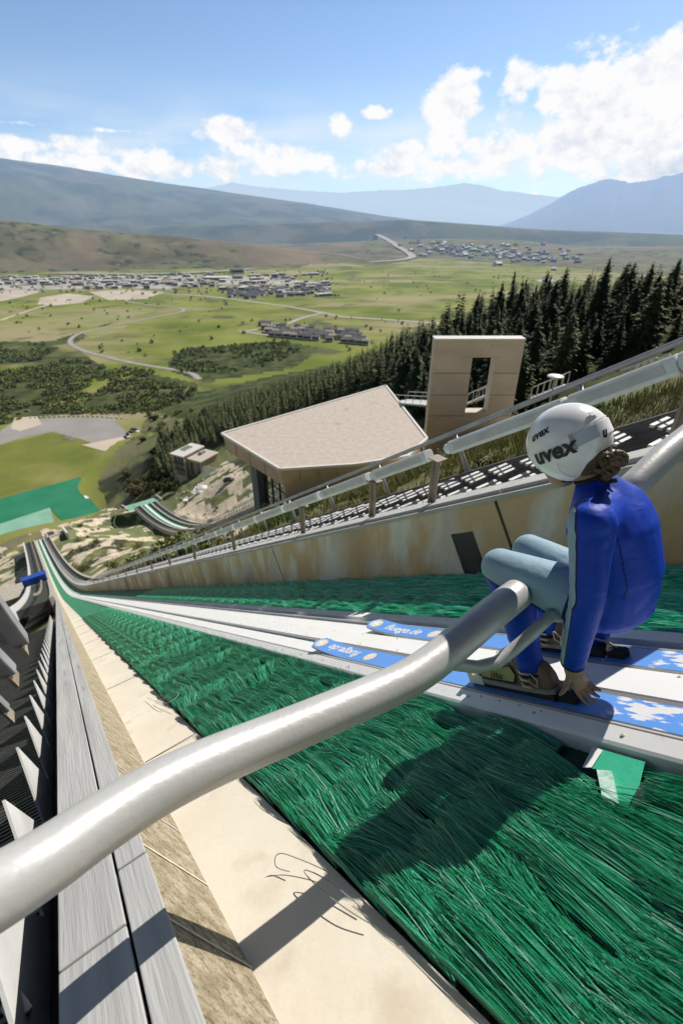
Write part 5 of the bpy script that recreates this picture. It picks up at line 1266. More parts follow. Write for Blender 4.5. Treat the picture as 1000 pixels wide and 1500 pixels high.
def ski(tc_,s0,s1,label,flip):
    def up(s):  # tip rises over the last 35 cm
        k=max(0,(s-(s1-.42))/.42); return -.822+.038*k*k
    e=empty('ski',S(1.1,tc_,-.82),label,'ski','the pair of jumping skis')
    b=MB(); e2=MB(); ss=[s0+(s1-s0)*i/80 for i in range(81)]; rows=[]
    def hw(s):
        k=(s1-s)
        w_=.0555
        if k<.055: w_=.0555*math.sqrt(max(0,1-((.055-k)/.055)**2))+.001
        return w_
    for s in ss: 
        z=up(s); rows.append([b.vert(S(s,tc_-hw(s),z)),b.vert(S(s,tc_+hw(s),z))])
    for i in range(80): b.face((rows[i][0],rows[i][1],rows[i+1][1],rows[i+1][0]),[(ss[i],0),(ss[i],.11),(ss[i+1],.11),(ss[i+1],0)])
    b.build('top_sheet',M['ski'],e,fix=False)
    sec=[]
    for s in ss:
        z=up(s)-.0006; h_=hw(s)+.0005; th=.019-.011*max(0,(s-(s1-.5))/.5); sec.append([S(s,tc_-h_,z-.0004),S(s,tc_-h_,z-th),S(s,tc_+h_,z-th),S(s,tc_+h_,z-.0004)])
    b=MB(); b.loft(sec); b.build('sidewall',M['skiedge'],e)
    # lettering near the tip
    sg=-1 if flip else 1
    mid=s1-.305
    def fn(x,y):
        # unflipped: reading direction runs uphill, letter tops toward the wall
        s=mid-sg*x; tt=tc_+sg*y; return S(s,tt,up(s)+.0012)
    map_text('lettering','fluege.de',.082,fn,M['letter_white'],e,bold=.0014,shear=.25,spacing=1.0)
    for sc2,r_ in ((s1-.066,.040),(s1-.555,.036)):
        b=MB(); b.poly([S(sc2+r_*1.0*math.cos(a)*1.1,tc_+r_*math.sin(a),up(sc2+r_*math.cos(a))+.0011) for a in [k*math.pi/12 for k in range(24)]]); b.build('logo_disc',M['cream_logo'],e,fix=False)
        b=MB()
        for a in (.3,1.35,2.4,3.45,4.5,5.55):
            u=np.array([math.cos(a),math.sin(a)]); v=np.array([-u[1],u[0]])
            ps=[u*0-v*.004,u*r_*.72-v*.006,u*r_*.80,u*r_*.72+v*.006,u*0+v*.004]
            b.poly([S(sc2+p[0],tc_+p[1],up(sc2+p[0])+.002) for p in ps])
        b.build('logo_star',M['letter_white'],e,fix=False)
    # small lettering on the sidewall
    for ms in (1.18,1.60):
        def fe(x,y,ms=ms): return S(ms-x,tc_-.0566,-.8325+y)
        map_text('edge_lettering','www.fluege.de',.013,fe,M['letter_black'],e,bold=.0003)
    # binding
    b=MB(); b.box(S(1.17,tc_,-.812),d*.17,T*.036,N*.009); b.build('binding_plate',M['black'],e,bevel=.002)
    b=MB(); b.box(S(1.335,tc_,-.790),d*.012,T*.042,N*.022); b.box(S(1.31,tc_-.04,-.795),d*.035,T*.004,N*.017); b.box(S(1.31,tc_+.04,-.795),d*.035,T*.004,N*.017); b.build('toe_piece',M['alu'],e,bevel=.002)
    b=MB(); b.box(S(.965,tc_-.01,-.809),d*.028,T*.022,N*.012); b.build('heel_block',M['black'],e,bevel=.003)
    b=MB(); b.tube([S(.965,tc_,-.80),S(1.0,tc_+.004,-.78),S(1.03,tc_-.01,-.765),S(1.05,tc_-.006,-.74)],.0035,8); b.build('heel_cord',M['post'],e,smooth=True)
    return e
ski(1.134,-.55,2.62,'nearer blue jumping ski with worn white tail, lettering upside down',True)
ski(1.418,-.55,2.44,'farther blue jumping ski with upright white lettering at its tip',False)
# ------------------------------------------------------------------ the skier
sk=empty('person',onT(893,880,1.27),'skier in a royal blue suit and white helmet crouched on the start bar','person')
J={}
def jt(n,px,py,t): J[n]=onT(px,py,t); return J[n]
pel=jt('pelvis',893,878,1.27); wai=jt('waist',908,828,1.27); che=jt('chest',898,775,1.27); upb=jt('upper',882,735,1.27); nek=jt('neck',868,700,1.265); hed=jt('head',831,650,1.25)
TG=T; 
def ell(mb,pts,sides=24):
    """pts: centre, lateral half width (along T), depth half width; elliptical loft following the chain"""
    n=len(pts); rows=[]
    for i,(c,a,b_) in enumerate(pts):
        tg=nrm(pts[min(i+1,n-1)][0]-pts[max(i-1,0)][0]); lat=nrm(T-tg*(T@tg)); dp=np.cross(tg,lat)
        rows.append([c+lat*a*math.cos(q*2*math.pi/sides)+dp*b_*math.sin(q*2*math.pi/sides) for q in range(sides)])
    mb.loft(rows)
def ball(mb,c,rx,ry,rz,ax=(1,0,0),ay=(0,1,0),az_=(0,0,1),seg=20,rings=12):
    ax,ay,az_=[np.array(v,float) for v in (ax,ay,az_)]; rows=[]
    for i in range(1,rings):
        th=math.pi*i/rings; rows.append([c+ax*rx*math.sin(th)*math.cos(q*2*math.pi/seg)+ay*ry*math.sin(th)*math.sin(q*2*math.pi/seg)+az_*rz*math.cos(th) for q in range(seg)])
    mb.loft(rows)
def limb(mb,chain,sides=20):
    """chain of (point, radius), rounded"""
    P_=[Vector(p) for p,_ in chain]; r_l=[r for _,r in chain]; pts=[];rr=[]
    for i in range(len(P_)-1):
        p0=P_[max(i-1,0)];p1=P_[i];p2=P_[i+1];p3=P_[min(i+2,len(P_)-1)]
        for k in range(6):
            u=k/6; pts.append(np.array(.5*((2*p1)+(p2-p0)*u+(2*p0-5*p1+4*p2-p3)*u*u+(3*p1-p0-3*p2+p3)*u**3))); rr.append(r_l[i]*(1-u)+r_l[i+1]*u)
    pts.append(np.array(P_[-1])); rr.append(r_l[-1]); mb.tube(pts,rr,sides)
body=MB()
butt=onT(905,902,1.27)
ell(body,[(pel+(pel-wai)*.55,.07,.055),(pel+(pel-wai)*.30,.125,.09),(pel,.150,.108),((pel+wai)/2,.142,.104),(wai,.130,.100),((wai+che)/2,.134,.100),(che,.146,.100),((che+upb)/2,.150,.091),(upb,.128,.077),((upb+nek)/2,.085,.062),(nek,.048,.046)])
# shoulders
shN=jt('shN',866,768,1.115); shF=jt('shF',893,745,1.425)
ball(body,shN,.058,.058,.058); ball(body,shF,.058,.058,.058)
limb(body,[(upb,.06),((upb+shN)/2,.062),(shN,.055)]); limb(body,[(upb,.06),((upb+shF)/2,.062),(shF,.055)])
elN=jt('elN',860,872,1.075); wrN=jt('wrN',838,972,1.09)
limb(body,[(shN,.056),(shN*.6+elN*.4,.050),(elN,.042),(elN*.55+wrN*.45,.039),(wrN,.0315)])
elF=jt('elF',905,860,1.47); wrF=jt('wrF',868,945,1.46)
limb(body,[(shF,.056),(shF*.6+elF*.4,.050),(elF,.042),(elF*.5+wrF*.5,.038),(wrF,.031)])
def leg(hp,kn,an,cuff,sgn):
    limb(body,[(hp,.088),(hp*.62+kn*.38,.082),(hp*.30+kn*.70,.070),(kn+ (hp-kn)*.06,.060),(kn,.057)])
    ball(body,kn,.058,.058,.058)
    limb(body,[(kn,.056),(kn*.72+an*.28+ (hp-kn)*.06,.059),(kn*.45+an*.55+(hp-kn)*.03,.052),(kn*.15+an*.85,.041),(cuff,.043)])
hN=jt('hN',885,893,1.185); kN=jt('kN',732,830,1.125); aN=jt('aN',780,982,1.125)
hF=jt('hF',905,880,1.36); kF=jt('kF',774,806,1.385); aF=jt('aF',806,925,1.405)
leg(hN,kN,aN,aN+(kN-aN)*.02,1); leg(hF,kF,aF,aF+(kF-aF)*.02,-1)
bo=body.build('suit',[mat('tmp_suit',(.1,.1,.4))],None)
rm=bo.modifiers.new('r','REMESH'); rm.mode='VOXEL'; rm.voxel_size=.0045; sm=bo.modifiers.new('s','SMOOTH'); sm.factor=.6; sm.iterations=14
dg=bpy.context.evaluated_depsgraph_get(); me2=bpy.data.meshes.new_from_object(bo.evaluated_get(dg)); bpy.data.objects.remove(bo)
nv=len(me2.vertices); co=np.empty(nv*3); me2.vertices.foreach_get('co',co); co=co.reshape(-1,3); no=np.empty(nv*3); me2.vertices.foreach_get('normal',no); no=no.reshape(-1,3)
# panel distances
FWD=nrm(dh*.9+Z*.2)
def seg(a,b_):
    ab=b_-a; u=np.clip(((co-a)@ab)/(ab@ab),0,1); q=a+u[:,None]*ab; v=co-q; return np.linalg.norm(v,axis=1),u,v/np.maximum(np.linalg.norm(v,axis=1),1e-6)[:,None]
segs=[('tor',nek,che,.115),('tor',che,wai,.115),('tor',wai,pel,.115),('armN',shN,elN,.05),('armN',elN,wrN,.038),('armF',shF,elF,.05),('armF',elF,wrF,.038),('thN',hN,kN,.075),('caN',kN,aN,.05),('thF',hF,kF,.075),('caF',kF,aF,.05)]
D_=[];U_=[];V_=[]
for nm,a,b_,r_s in segs:
    dd,uu,vv=seg(a,b_); D_.append(dd-r_s); U_.append(uu); V_.append(vv)
D_=np.array(D_); own=D_.argmin(0)
teal=np.full(nv,-1.); seam=np.full(nv,1.)
LEFT=-T
for i,(nm,a,b_,r_s) in enumerate(segs):
    k=own==i; ax_=nrm(b_-a); v=V_[i][k]; u=U_[i][k]
    if nm.startswith('arm'):
        f=nrm(FWD-ax_*(FWD@ax_)); sd_=nrm((LEFT if nm=='armN' else T)-ax_*((LEFT if nm=='armN' else T)@ax_)); s2=nrm(f*.9+sd_*.42); teal[k]=(v@s2-.64)
    elif nm.startswith('th'):
        upv=nrm(Z+FWD*.2-ax_*((Z+FWD*.2)@ax_)); teal[k]=v@upv+.42
    elif nm.startswith('ca'):
        f=nrm(FWD-Z*.3-ax_*((FWD-Z*.3)@ax_)); teal[k]=v@f-.82
    else:
        lat=(co[k]-pel)@T; bk=-((co[k]-(a+u[:,None]*(b_-a)))@nrm(FWD-ax_*(FWD@ax_))); angl=np.arctan2(np.abs(lat),bk); seam[k]=np.abs(angl-1.02)*.11
    if nm=='thN' or nm=='thF':
        hipk=(u<.12); tmp=teal[k]; teal[k]=np.minimum(tmp,(u-.26)*3-(v@-FWD>.6)*1.)
# cloth folds near the joints
disp=np.zeros(nv)
def fold(i,u0,w_,fr,amp,dirv=None,sk_=.0,ph=0.):
    k=own==i; u=U_[i][k]; v=V_[i][k]; nm,a,b_,r_s=segs[i]; ax_=nrm(b_-a); L_=np.linalg.norm(b_-a)
    m_=np.exp(-((u-u0)/w_)**2)
    lat=v@T
    if dirv is not None: m_=m_*np.clip(.25+v@nrm(dirv),0,1)
    wob=.35*np.sin(lat*3.1+ph)+sk_*lat
    disp[k]+=.7*amp*m_*(np.abs(np.sin(fr*math.pi*(u*L_/.1)+wob*2.2+ph))**1.5-.35)
fold(0,.55,.5,.9,.0035,None,.9,.6); fold(1,.6,.5,1.1,.0035,FWD,.5,0); fold(2,.3,.5,1.3,.0045,None,.5,1.2)
fold(3,.12,.22,2.2,.0045,None,.9,.4); fold(3,.9,.2,2.4,.0035,FWD,.4,1); fold(4,.1,.2,2.6,.0035,FWD,.5,.2); fold(4,.9,.15,2.6,.0018,None,.3,.7)
fold(7,.28,.22,1.8,.0035,None,1.2,0); fold(7,.92,.12,2.4,.0022,-Z,.3,.5); fold(8,.12,.2,2.3,.0035,-FWD,.4,.3); fold(8,.88,.18,2.4,.0022,None,.4,.9)
fold(9,.3,.25,1.8,.0030,None,1.0,.7); fold(6,.2,.3,2.2,.0035,FWD,.5,.2)
co2=co+no*disp[:,None]; me2.vertices.foreach_set('co',co2.astype(np.float32).ravel())
for nm_,arr in (('teal',teal),('seam',seam)):
    aa=me2.attributes.new(nm_,'FLOAT','POINT'); aa.data.foreach_set('value',arr.astype(np.float32))
me2.polygons.foreach_set('use_smooth',[True]*len(me2.polygons))
# wrinkles and piping pressed into the cloth
def suit_mat():
    m=bpy.data.materials.new('royal_blue_suit'); m.use_nodes=True; nt=m.node_tree; b=nt.nodes['Principled BSDF']; L=nt.links
    b.inputs['Roughness'].default_value=.52; b.inputs['Sheen Weight'].default_value=.0; b.inputs['Sheen Roughness'].default_value=.4; b.inputs['Specular IOR Level'].default_value=.28
    t1=node(nt,'ShaderNodeAttribute',attribute_name='teal'); s1=node(nt,'ShaderNodeAttribute',attribute_name='seam')
    r=node(nt,'ShaderNodeMapRange'); r.inputs[1].default_value=-.02; r.inputs[2].default_value=.02; L.new(t1.outputs['Fac'],r.inputs[0])
    x=node(nt,'ShaderNodeMix',data_type='RGBA'); x.inputs[6].default_value=(.005,.050,.46,1); x.inputs[7].default_value=(.30,.44,.52,1); L.new(r.outputs[0],x.inputs[0])
    ab=node(nt,'ShaderNodeMath',operation='ABSOLUTE'); L.new(t1.outputs['Fac'],ab.inputs[0]); r2=node(nt,'ShaderNodeMapRange'); r2.inputs[1].default_value=.035; r2.inputs[2].default_value=.05; L.new(ab.outputs[0],r2.inputs[0])
    r3=node(nt,'ShaderNodeMapRange'); r3.inputs[1].default_value=.0012; r3.inputs[2].default_value=.0026; L.new(s1.outputs['Fac'],r3.inputs[0])
    mn=node(nt,'ShaderNodeMath',operation='MINIMUM'); L.new(r2.outputs[0],mn.inputs[0]); L.new(r3.outputs[0],mn.inputs[1])
    y=node(nt,'ShaderNodeMix',data_type='RGBA'); y.inputs[6].default_value=(.006,.018,.10,1); L.new(x.outputs[2],y.inputs[7]); L.new(mn.outputs[0],y.inputs[0]); L.new(y.outputs[2],b.inputs['Base Color'])
    n=node(nt,'ShaderNodeTexNoise'); n.inputs['Scale'].default_value=11; n.inputs['Detail'].default_value=3; n.inputs['Distortion'].default_value=.8
    g=node(nt,'ShaderNodeNewGeometry'); mp=node(nt,'ShaderNodeMapping'); mp.inputs['Scale'].default_value=(1,1,2.2); mp.inputs['Rotation'].default_value=(.4,.3,.2); L.new(g.outputs['Position'],mp.inputs[0]); L.new(mp.outputs[0],n.inputs['Vector'])
    f=node(nt,'ShaderNodeTexNoise'); f.inputs['Scale'].default_value=900; L.new(g.outputs['Position'],f.inputs['Vector'])
    b1=node(nt,'ShaderNodeBump'); b1.inputs['Strength'].default_value=.25; b1.inputs['Distance'].default_value=.02; L.new(n.outputs[0],b1.inputs['Height'])
    b2=node(nt,'ShaderNodeBump'); b2.inputs['Strength'].default_value=.25; b2.inputs['Distance'].default_value=.001; L.new(f.outputs[0],b2.inputs['Height']); L.new(b1.outputs[0],b2.inputs['Normal'])
    b3=node(nt,'ShaderNodeBump'); b3.inputs['Strength'].default_value=.8; b3.inputs['Distance'].default_value=.003; L.new(mn.outputs[0],b3.inputs['Height']); L.new(b2.outputs[0],b3.inputs['Normal'])
    L.new(b3.outputs[0],b.inputs['Normal']); return m
me2.materials.clear(); me2.materials.append(suit_mat()); me2.name='suit'
M['skin']=mat('skin',(.36,.215,.13),(.42,.26,.17),30,.5,.15,200,bdist=.001); M['skin'].node_tree.nodes['Principled BSDF'].inputs['Subsurface Weight'].default_value=.08
PINV=Matrix.Translation(-Vector(sk.location))
suit=bpy.data.objects.new('suit',me2); C.objects.link(suit); suit.parent=sk; suit.matrix_parent_inverse=PINV
# cuffs and collar
def ring(c,ax_,r_,th,m,nm):
    ax_=nrm(ax_); u=nrm(np.cross(ax_,Z if abs(ax_@Z)<.9 else AX)); v=np.cross(ax_,u); b=MB(); sec=[]
    n=28
    rows=[]
    for k in range(n):
        a=2*math.pi*k/n; q=u*math.cos(a)+v*math.sin(a); rows.append([c+q*(r_+th*math.cos(w))+ax_*th*1.2*math.sin(w) for w in [x*math.pi/3 for x in range(6)]])
    iv=[[b.vert(p) for p in r] for r in rows]
    for k in range(n):
        for j in range(6): b.face((iv[k][j],iv[(k+1)%n][j],iv[(k+1)%n][(j+1)%6],iv[k][(j+1)%6]))
    return b.build(nm,m,sk,smooth=True)
ring(wrN,wrN-elN,.0285,.0035,M['black'],'cuff'); ring(wrF,wrF-elF,.028,.0035,M['black'],'cuff')
ring(aN,aN-kN,.0415,.004,M['black'],'cuff'); ring(aF,aF-kF,.0415,.004,M['black'],'cuff')
ring(nek+(nek-upb)*.05,nek-upb,.044,.006,M['black'],'collar')
# ---- head
pitch=R(38); hf=nrm(dh*math.cos(pitch)-Z*math.sin(pitch)); hu=nrm(np.cross(T,hf)); 
if hu[2]<0: hu=-hu
# small turn of the head to its right
yw=R(-11); hf2=hf*math.cos(yw)+T*math.sin(yw); hr=T*math.cos(yw)-hf*math.sin(yw); hf=hf2
def HP(f,r_,u_): return hed+hf*f+hr*r_+hu*u_
def skin_lump():
    mb=MB()
    ball(mb,HP(.0,0,-.01),.078,.068,.090,hf,hr,hu); ball(mb,HP(.045,0,-.072),.040,.042,.040,hf,hr,hu)   # skull, jaw
    limb(mb,[(nek-(nek-upb)*-.02,.043),(nek+(hed-nek)*.45,.042),(hed+hu*-.04-hf*.02,.046)])
    ball(mb,HP(.094,0,-.028),.015,.010,.016,hf,hr,hu) # nose
    ball(mb,HP(.080,0,-.057),.010,.022,.006,hf,hr,hu); ball(mb,HP(.078,0,-.068),.010,.018,.006,hf,hr,hu)  # lips
    ball(mb,HP(.0,-.074,-.03),.014,.006,.024,hf,hr,hu); ball(mb,HP(.0,.074,-.03),.014,.006,.024,hf,hr,hu)
    return mb
def remeshed(mb,nm,m,vox,it=4,parent=sk):
    o=mb.build(nm+'_src',m,None); r=o.modifiers.new('r','REMESH'); r.mode='VOXEL'; r.voxel_size=vox; s_=o.modifiers.new('s','SMOOTH'); s_.factor=.5; s_.iterations=it
    dg=bpy.context.evaluated_depsgraph_get(); me_=bpy.data.meshes.new_from_object(o.evaluated_get(dg)); bpy.data.objects.remove(o)
    me_.polygons.foreach_set('use_smooth',[True]*len(me_.polygons)); o=bpy.data.objects.new(nm,me_); C.objects.link(o); o.parent=parent; o.matrix_parent_inverse=PINV; return o
remeshed(skin_lump(),'head',M['skin'],.004,5)
for s_ in (-1,1):
    mb=MB(); ball(mb,HP(.078,.030*s_,-.008),.010,.013,.010,hf,hr,hu); mb.build('eye',M['letter_white'],sk,smooth=True)
    mb=MB(); ball(mb,HP(.087,.030*s_,-.008),.003,.005,.005,hf,hr,hu); mb.build('iris',M['letter_black'],sk,smooth=True)
# ---- hair
M['hair']=mat('dark_blond_hair',(.055,.033,.016),(.17,.11,.055),60,.45,.8,160,bdist=.004,stretch=(1,1,3))
mb=MB(); ball(mb,HP(-.035,0,-.035),.064,.068,.072,hf,hr,hu); remeshed(mb,'hair_cap',M['hair'],.004,2)
bunc=onT(903,676,1.235)
def strand_knot(c,R0,r0,nm,seed):
    b=MB(); rn=random.Random(seed); pts=[];
    for k in range(64):
        a=k/63*2*math.pi*2.6; rr=R0*(.45+.55*abs(math.sin(k/63*math.pi*1.3+.5))); 
        pts.append(c+hf*rr*math.cos(a)*.8+hr*rr*math.sin(a*.7+seed)*.9+hu*rr*math.sin(a)*.9)
    b.tube(pts,[r0*(.7+.5*math.sin(k*.5)**2) for k in range(64)],8); b.build(nm,M['hair'],bun,smooth=True)
mb=MB(); ball(mb,bunc,.019,.019,.019); bun=remeshed(mb,'hair_bun',M['hair'],.003,2)
bun.matrix_parent_inverse=PINV
def kn(c,R0,r0,seed):
    b=MB(); pts=[]
    for k in range(60):
        a=k/59*2*math.pi*2.4; rr=R0*(.6+.4*math.sin(k*.21+seed))
        pts.append(c+hf*rr*math.cos(a)*.85+hr*rr*math.sin(a*.6+seed)*.9+hu*rr*math.sin(a)*.95)
    b.tube(pts,[r0*(.75+.4*math.sin(k*.45)**2) for k in range(60)],8); o=b.build('hair_coil',M['hair'],None,smooth=True); o.parent=bun; o.matrix_parent_inverse=Matrix()
for s_,(dx,dy,R0,r0) in enumerate([(0,0,.020,.0085),(-16,-4,.015,.0075),(-24,6,.014,.007),(-8,10,.016,.007),(4,-5,.016,.008)]): kn(onT(903+dx,676+dy,1.232),R0,r0,s_*1.7+.4)
for (a_,c_) in (((880,690),(893,684)),((875,668),(892,674)),((884,702),(896,690))):
    b=MB(); p=onT(a_[0],a_[1],1.245);q=onT(c_[0],c_[1],1.235); b.tube([p,(p+q)/2+hr*-.008,q],[.012,.013,.009],8); b.build('hair_lock',M['hair'],sk,smooth=True)
b=MB(); p=onT(878,708,1.235); q=onT(903,703,1.245); b.tube([p,(p+q)/2+Z*.003,q],[.008,.009,.007],8); b.build('hair_tie',M['black'],sk,smooth=True)
# ---- helmet
M['helmet']=mat('white_helmet_shell',(.93,.93,.925),(.90,.90,.89),6,.22,coat=.4)
rf,rl,ru=.109,.098,.108
def HS(phi,th,k=1.0):
    """phi: 0 front, 90 left side, 180 back; th: elevation"""
    p,t_=R(phi),R(th); 
    f=math.cos(p)*math.cos(t_); l=math.sin(p)*math.cos(t_); u=math.sin(t_)
    if u<0: u*=1.06; 
    ff=rf*(1.06 if f<0 else 1.0)
    sh=1-.10*max(0,-u)
    return hed+hu*.002+hf*f*ff*k*sh-hr*l*rl*k*sh+hu*u*ru*k
def thmin(phi):
    a=abs(((phi+180)%360)-180)
    return float(np.interp(a,[0,28,42,60,80,105,125,150,180],[6,4,-30,-56,-62,-56,-36,-26,-24]))
hm=empty_helm=None
mb=MB(); NP=96; NT=26; grid_=[]
for i in range(NP):
    ph=360*i/NP; t0=thmin(ph); grid_.append([mb.vert(HS(ph,89.5-(89.5-t0)*(j/NT)**.9)) for j in range(NT+1)])
for i in range(NP):
    for j in range(NT): q=(i+1)%NP; mb.face((grid_[i][j],grid_[i][j+1],grid_[q][j+1],grid_[q][j]))
mb.face([grid_[i][0] for i in range(NP)])
helm=mb.build('helmet',M['helmet'],sk,smooth=True)
so=helm.modifiers.new('shell','SOLIDIFY'); so.thickness=.012; so.offset=-1; be=helm.modifiers.new('edge','BEVEL'); be.width=.003; be.segments=2; be.angle_limit=R(50)
ss_=helm.modifiers.new('sub','SUBSURF'); ss_.levels=1; ss_.render_levels=1
def hchild(b,nm,m,smooth=False):
    o=b.build(nm,m,None,smooth=smooth); o.parent=helm; o.matrix_parent_inverse=Matrix(); return o
def band(nm,ph0,ph1,thf,hw,k,m,n=60):
    b=MB(); rows=[]
    for i in range(n+1):
        ph=ph0+(ph1-ph0)*i/n; t_=thf(ph); rows.append([HS(ph,t_+hw,k),HS(ph,t_+hw,k-.02),HS(ph,t_-hw,k-.02),HS(ph,t_-hw,k)])
    b.loft([[r_[0],r_[3],r_[2],r_[1]] for r_ in rows]); return hchild(b,nm,m)
def bth(ph):
    a=abs(((ph+180)%360)-180); return float(np.interp(a,[0,40,90,140,180],[-8,-8,-3,2,4]))
M['strap']=mat('white_goggle_strap',(.90,.91,.93),(.82,.83,.86),60,.7)
band('goggle_strap',40,322,bth,9.5,1.022,M['strap'],90)
band('strap_buckle',112,118,bth,10.5,1.034,M['galv'],6)
band('strap_slider',118.5,150,bth,8.2,1.031,mat('pale_blue_strap',(.50,.57,.64),rough=.6),16)
band('shell_ridge',50,310,lambda p: bth(p)+13,1.0,1.010,M['helmet'],80)
band('rear_clip',152,166,lambda p:26,3.0,1.05,M['whitemetal'],8)
band('goggle_frame',-40,40,lambda p:-9,17,.985,M['whitemetal'],30)
band('goggle_lens',-34,34,lambda p:-9,13,.992,mat('dark_goggle_lens',(.03,.03,.035),rough=.08),30)
# ear fold line
b=MB(); b.tube([HS(84,-20,1.002),HS(80,-32,1.006),HS(84,-44,1.004),HS(98,-52,1.002)],.0016,6); hchild(b,'ear_crease',M['helmet'],True)
def httext(txt,size,phc,thc,slant,m,bold,k):
    # reading direction: front to back on the left side
    def fn(x,y):
        a=R(slant); X=x*math.cos(a)-y*math.sin(a); Y=x*math.sin(a)+y*math.cos(a)
        return HS(phc+math.degrees(X/.104),thc+math.degrees(Y/.106),k)
    return map_text('lettering',txt,size,fn,m,helm,bold=bold,shear=.22,spacing=1.02)
httext('uvex',.055,85,-3.5,-1,M['letter_black'],.0019,1.045)
httext('uvex',.031,74,28,8,M['letter_black'],.0010,1.012)
httext('u',.030,158,-4,0,M['letter_black'],.002,1.026)
b=MB(); b.tube([HS(60,-52,.99),HS(40,-70,.92),HS(0,-84,.86),HS(-40,-70,.92),HS(-60,-52,.99)],.006,8); hchild(b,'chin_strap',M['black'],True)
# ---- hands
def finger(mb,base,dir_,bend_ax,lens,rad,curl):
    p=base.copy(); dv=nrm(dir_); pts=[p-dv*.012]; rr=[rad*1.05]; pts.append(p);rr.append(rad)
    for L_,c in zip(lens,curl):
        q=Matrix.Rotation(c,3,Vector(bend_ax)); dv=np.array(q@Vector(dv)); p=p+dv*L_; pts.append(p); rr.append(rad*.92); rad*=.93
    rr[-1]=rad*.75; mb.tube(pts,rr,10); ball(mb,pts[-1],rr[-1],rr[-1],rr[-1],seg=10,rings=6)
def hand(wr,el,fdir,palm_n,sc_,nm,thumb_sign,curls):
    mb=MB(); dv=nrm(fdir); pn=nrm(palm_n-dv*(palm_n@dv)); sd_=np.cross(dv,pn)
    ax_=nrm(wr-el)
    limb(mb,[(wr-ax_*.02,.023),(wr+ax_*.008,.022),(wr+ax_*.02+dv*.01,.024)],14)
    c=wr+ax_*.022+dv*.026
    ball(mb,c,.036*sc_,.030*sc_,.0165*sc_,dv,sd_,pn,16,10)
    ball(mb,c+dv*.014,.024*sc_,.034*sc_,.013*sc_,dv,sd_,pn,16,10)
    bx_=sd_
    for k,(off,ln) in enumerate([(-.025,.88),(-.0085,1.0),(.008,.95),(.024,.76)]):
        base=c+dv*.033*sc_+sd_*off*sc_
        finger(mb,base,dv+sd_*off*4,bx_,[.026*ln*sc_,.018*ln*sc_,.014*ln*sc_],.0078*sc_,[curls*(.7+.15*k),curls*1.1,curls*.9])
    finger(mb,c-dv*.012+sd_*thumb_sign*.026*sc_,dv*.75+sd_*thumb_sign*.8-pn*.1,dv*0+pn*thumb_sign,[.026*sc_,.021*sc_,.014*sc_],.0088*sc_,[-.15,-.35,-.3])
    return remeshed(mb,nm,M['skin'],.0026,4)
hdN=onT(842,1001,1.10)
hand(wrN,elN,nrm(nrm(hdN-wrN)*.9-d*.45-N*.1),nrm(d*.9+T*.25),.9,'hand',-1,-.42)
hand(wrF,elF,nrm(-N*.75-d*.55),nrm(d*.9-T*.2),1.0,'hand',1,-.45)
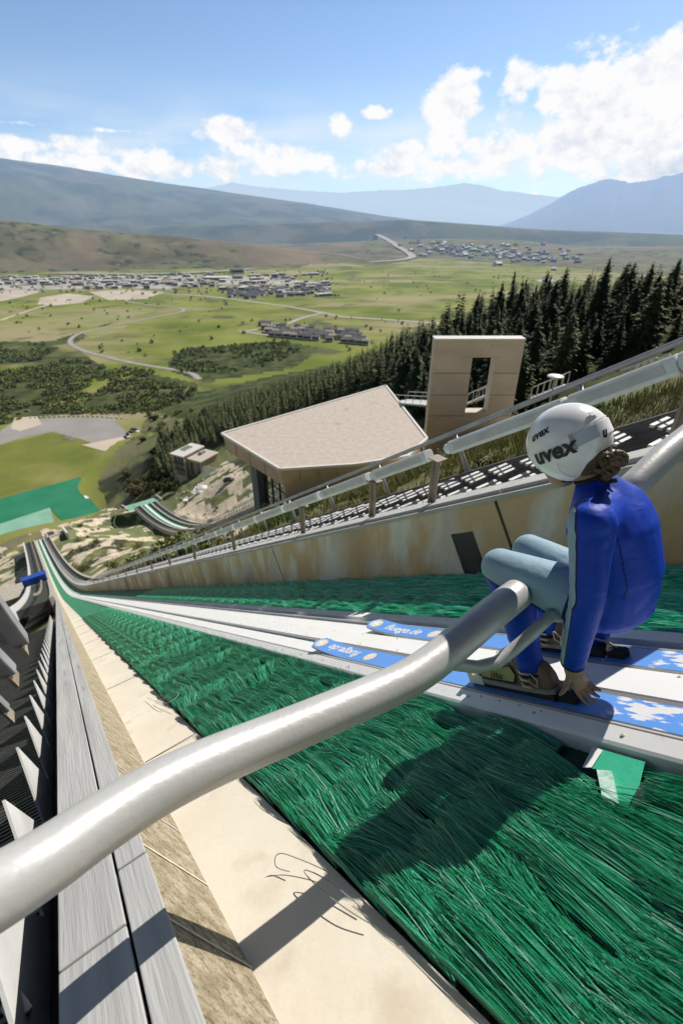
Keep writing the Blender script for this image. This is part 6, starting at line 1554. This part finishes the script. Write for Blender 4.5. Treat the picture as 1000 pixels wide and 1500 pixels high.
# ---- boots
M['boot']=mat('olive_boot_leather',(.40,.36,.14),(.34,.30,.12),30,.55,.3,120); M['bootb']=mat('brown_boot_leather',(.13,.085,.05),(.20,.14,.09),25,.6,.4,90)
M['lace']=mat('boot_lace',(.62,.54,.42),rough=.8); M['soleg']=mat('boot_sole',(.25,.25,.25),rough=.6)
def boot(tc_,an,kn_,s_heel,s_toe,sg):
    nb=-.801
    b=MB(); rows=[]
    for u,hw_,h_ in ((0,.020,.06),(.06,.031,.085),(.2,.035,.098),(.38,.036,.100),(.52,.038,.082),(.68,.040,.062),(.84,.038,.052),(.95,.030,.044),(1,.016,.032)):
        s=s_heel+(s_toe-s_heel)*u; rows.append([S(s,tc_+hw_*x,nb+.008+h_*y) for x,y in ((-1,0),(-1.04,.25),(-.9,.62),(-.5,.93),(0,1),(.5,.93),(.9,.62),(1.04,.25),(1,0))])
    b.loft(rows); bt=remeshed(b,'boot',M['bootb'],.0045,4)
    ax_=nrm(kn_-an); b=MB(); a0=S(s_heel+.085,tc_,nb+.075)
    b.tube([a0,a0*.5+an*.5+ax_*.01,an+ax_*.03],[.043,.040,.038],18); o=b.build('boot_shaft',M['bootb'],None,smooth=True); o.parent=bt; o.matrix_parent_inverse=Matrix()
    def bc(mb,nm,m,sm=False): o=mb.build(nm,m,None,smooth=sm); o.parent=bt; o.matrix_parent_inverse=Matrix(); return o
    b=MB(); rows=[]
    for u,hw_ in ((-.02,.024),(.05,.034),(.2,.038),(.5,.041),(.8,.042),(.95,.032),(1.01,.018)):
        s=s_heel+(s_toe-s_heel)*u; rows.append([S(s,tc_-hw_,nb),S(s,tc_-hw_,nb+.016),S(s,tc_+hw_,nb+.016),S(s,tc_+hw_,nb)])
    b.loft(rows); bc(b,'sole',M['soleg'])
    # side panel with lettering (near side)
    for side in (-1,1):
        b=MB(); pr=[(.40,.018),(.36,.045),(.42,.074),(.56,.062),(.72,.046),(.86,.034),(.84,.018)]
        def sp_(u,z,k=1.0):
            hw_=np.interp(u,[.2,.38,.52,.68,.84],[.035,.036,.038,.040,.038])*(1.07-.0*z)-max(0,z-.03)*.22; return S(s_heel+(s_toe-s_heel)*u,tc_+side*(hw_+.0035*k),nb+.008+z)
        b.poly([sp_(u,z) for u,z in pr]); b.build('x',M['boot'],None) if False else bc(b,'side_panel',M['boot'])
        if side<0:
            def ft(x,y): 
                u=.615-x/(s_toe-s_heel); return sp_(u,.036+y-x*.06,1.5)
            o=map_text('lettering','jalas',.030,ft,M['letter_black'],bt,bold=.0004,shear=.2)
        b=MB(); b.tube([sp_(u,z,1.4) for u,z in pr+pr[:1]],.0022,6); bc(b,'piping',M['black'],True)
    for k in range(5):
        u=.34+.075*k; s=s_heel+(s_toe-s_heel)*u; hz_=np.interp(u,[.2,.38,.52,.68],[.098,.100,.082,.062])+nb+.012
        b=MB(); b.tube([S(s-.006,tc_-.030,hz_-.016),S(s,tc_-.012,hz_+.001),S(s+.006,tc_+.012,hz_+.001),S(s+.012,tc_+.030,hz_-.016)],.0026,6); bc(b,'lace',M['lace'],True)
    b=MB(); p=S(s_heel+.05,tc_-.042,nb+.07); b.tube([p,p-d*.02-N*.02,p-d*.012-N*.045,p+d*.01-N*.03,p+d*.004],.0024,6); bc(b,'lace_loop',M['lace'],True)
    b=MB(); ring_c=an+ax_*.012
    for k in range(3): 
        q=ring_c-ax_*.022*k; b.tube([q-T*.046-d*.015,q-T*.046+d*.012,q-T*.02+d*.043],.0035,6)
    bc(b,'ankle_strap',M['lace'],True)
boot(1.130,aN,kN,1.005,1.315,1); boot(1.412,aF,kF,1.10,1.40,-1)
# sleeve lettering
def fs(x,y):
    # runs up the forearm along the pale stripe
    ax_=nrm(elN-wrN); c=wrN*.60+elN*.40; f=nrm(FWD-ax_*(FWD@ax_)); sdv=nrm(-T-ax_*((-T)@ax_)); 
    ang0=R(42); r_=.0405; a=ang0+(-y)/r_
    return c+ax_*x+(f*math.cos(a)+sdv*math.sin(a))*(r_+.001)
map_text('lettering','Craft',.03,fs,M['letter_white'],suit,bold=.0003,shear=.2)
bpy.data.objects[-1]
print('done build',len(bpy.data.objects))
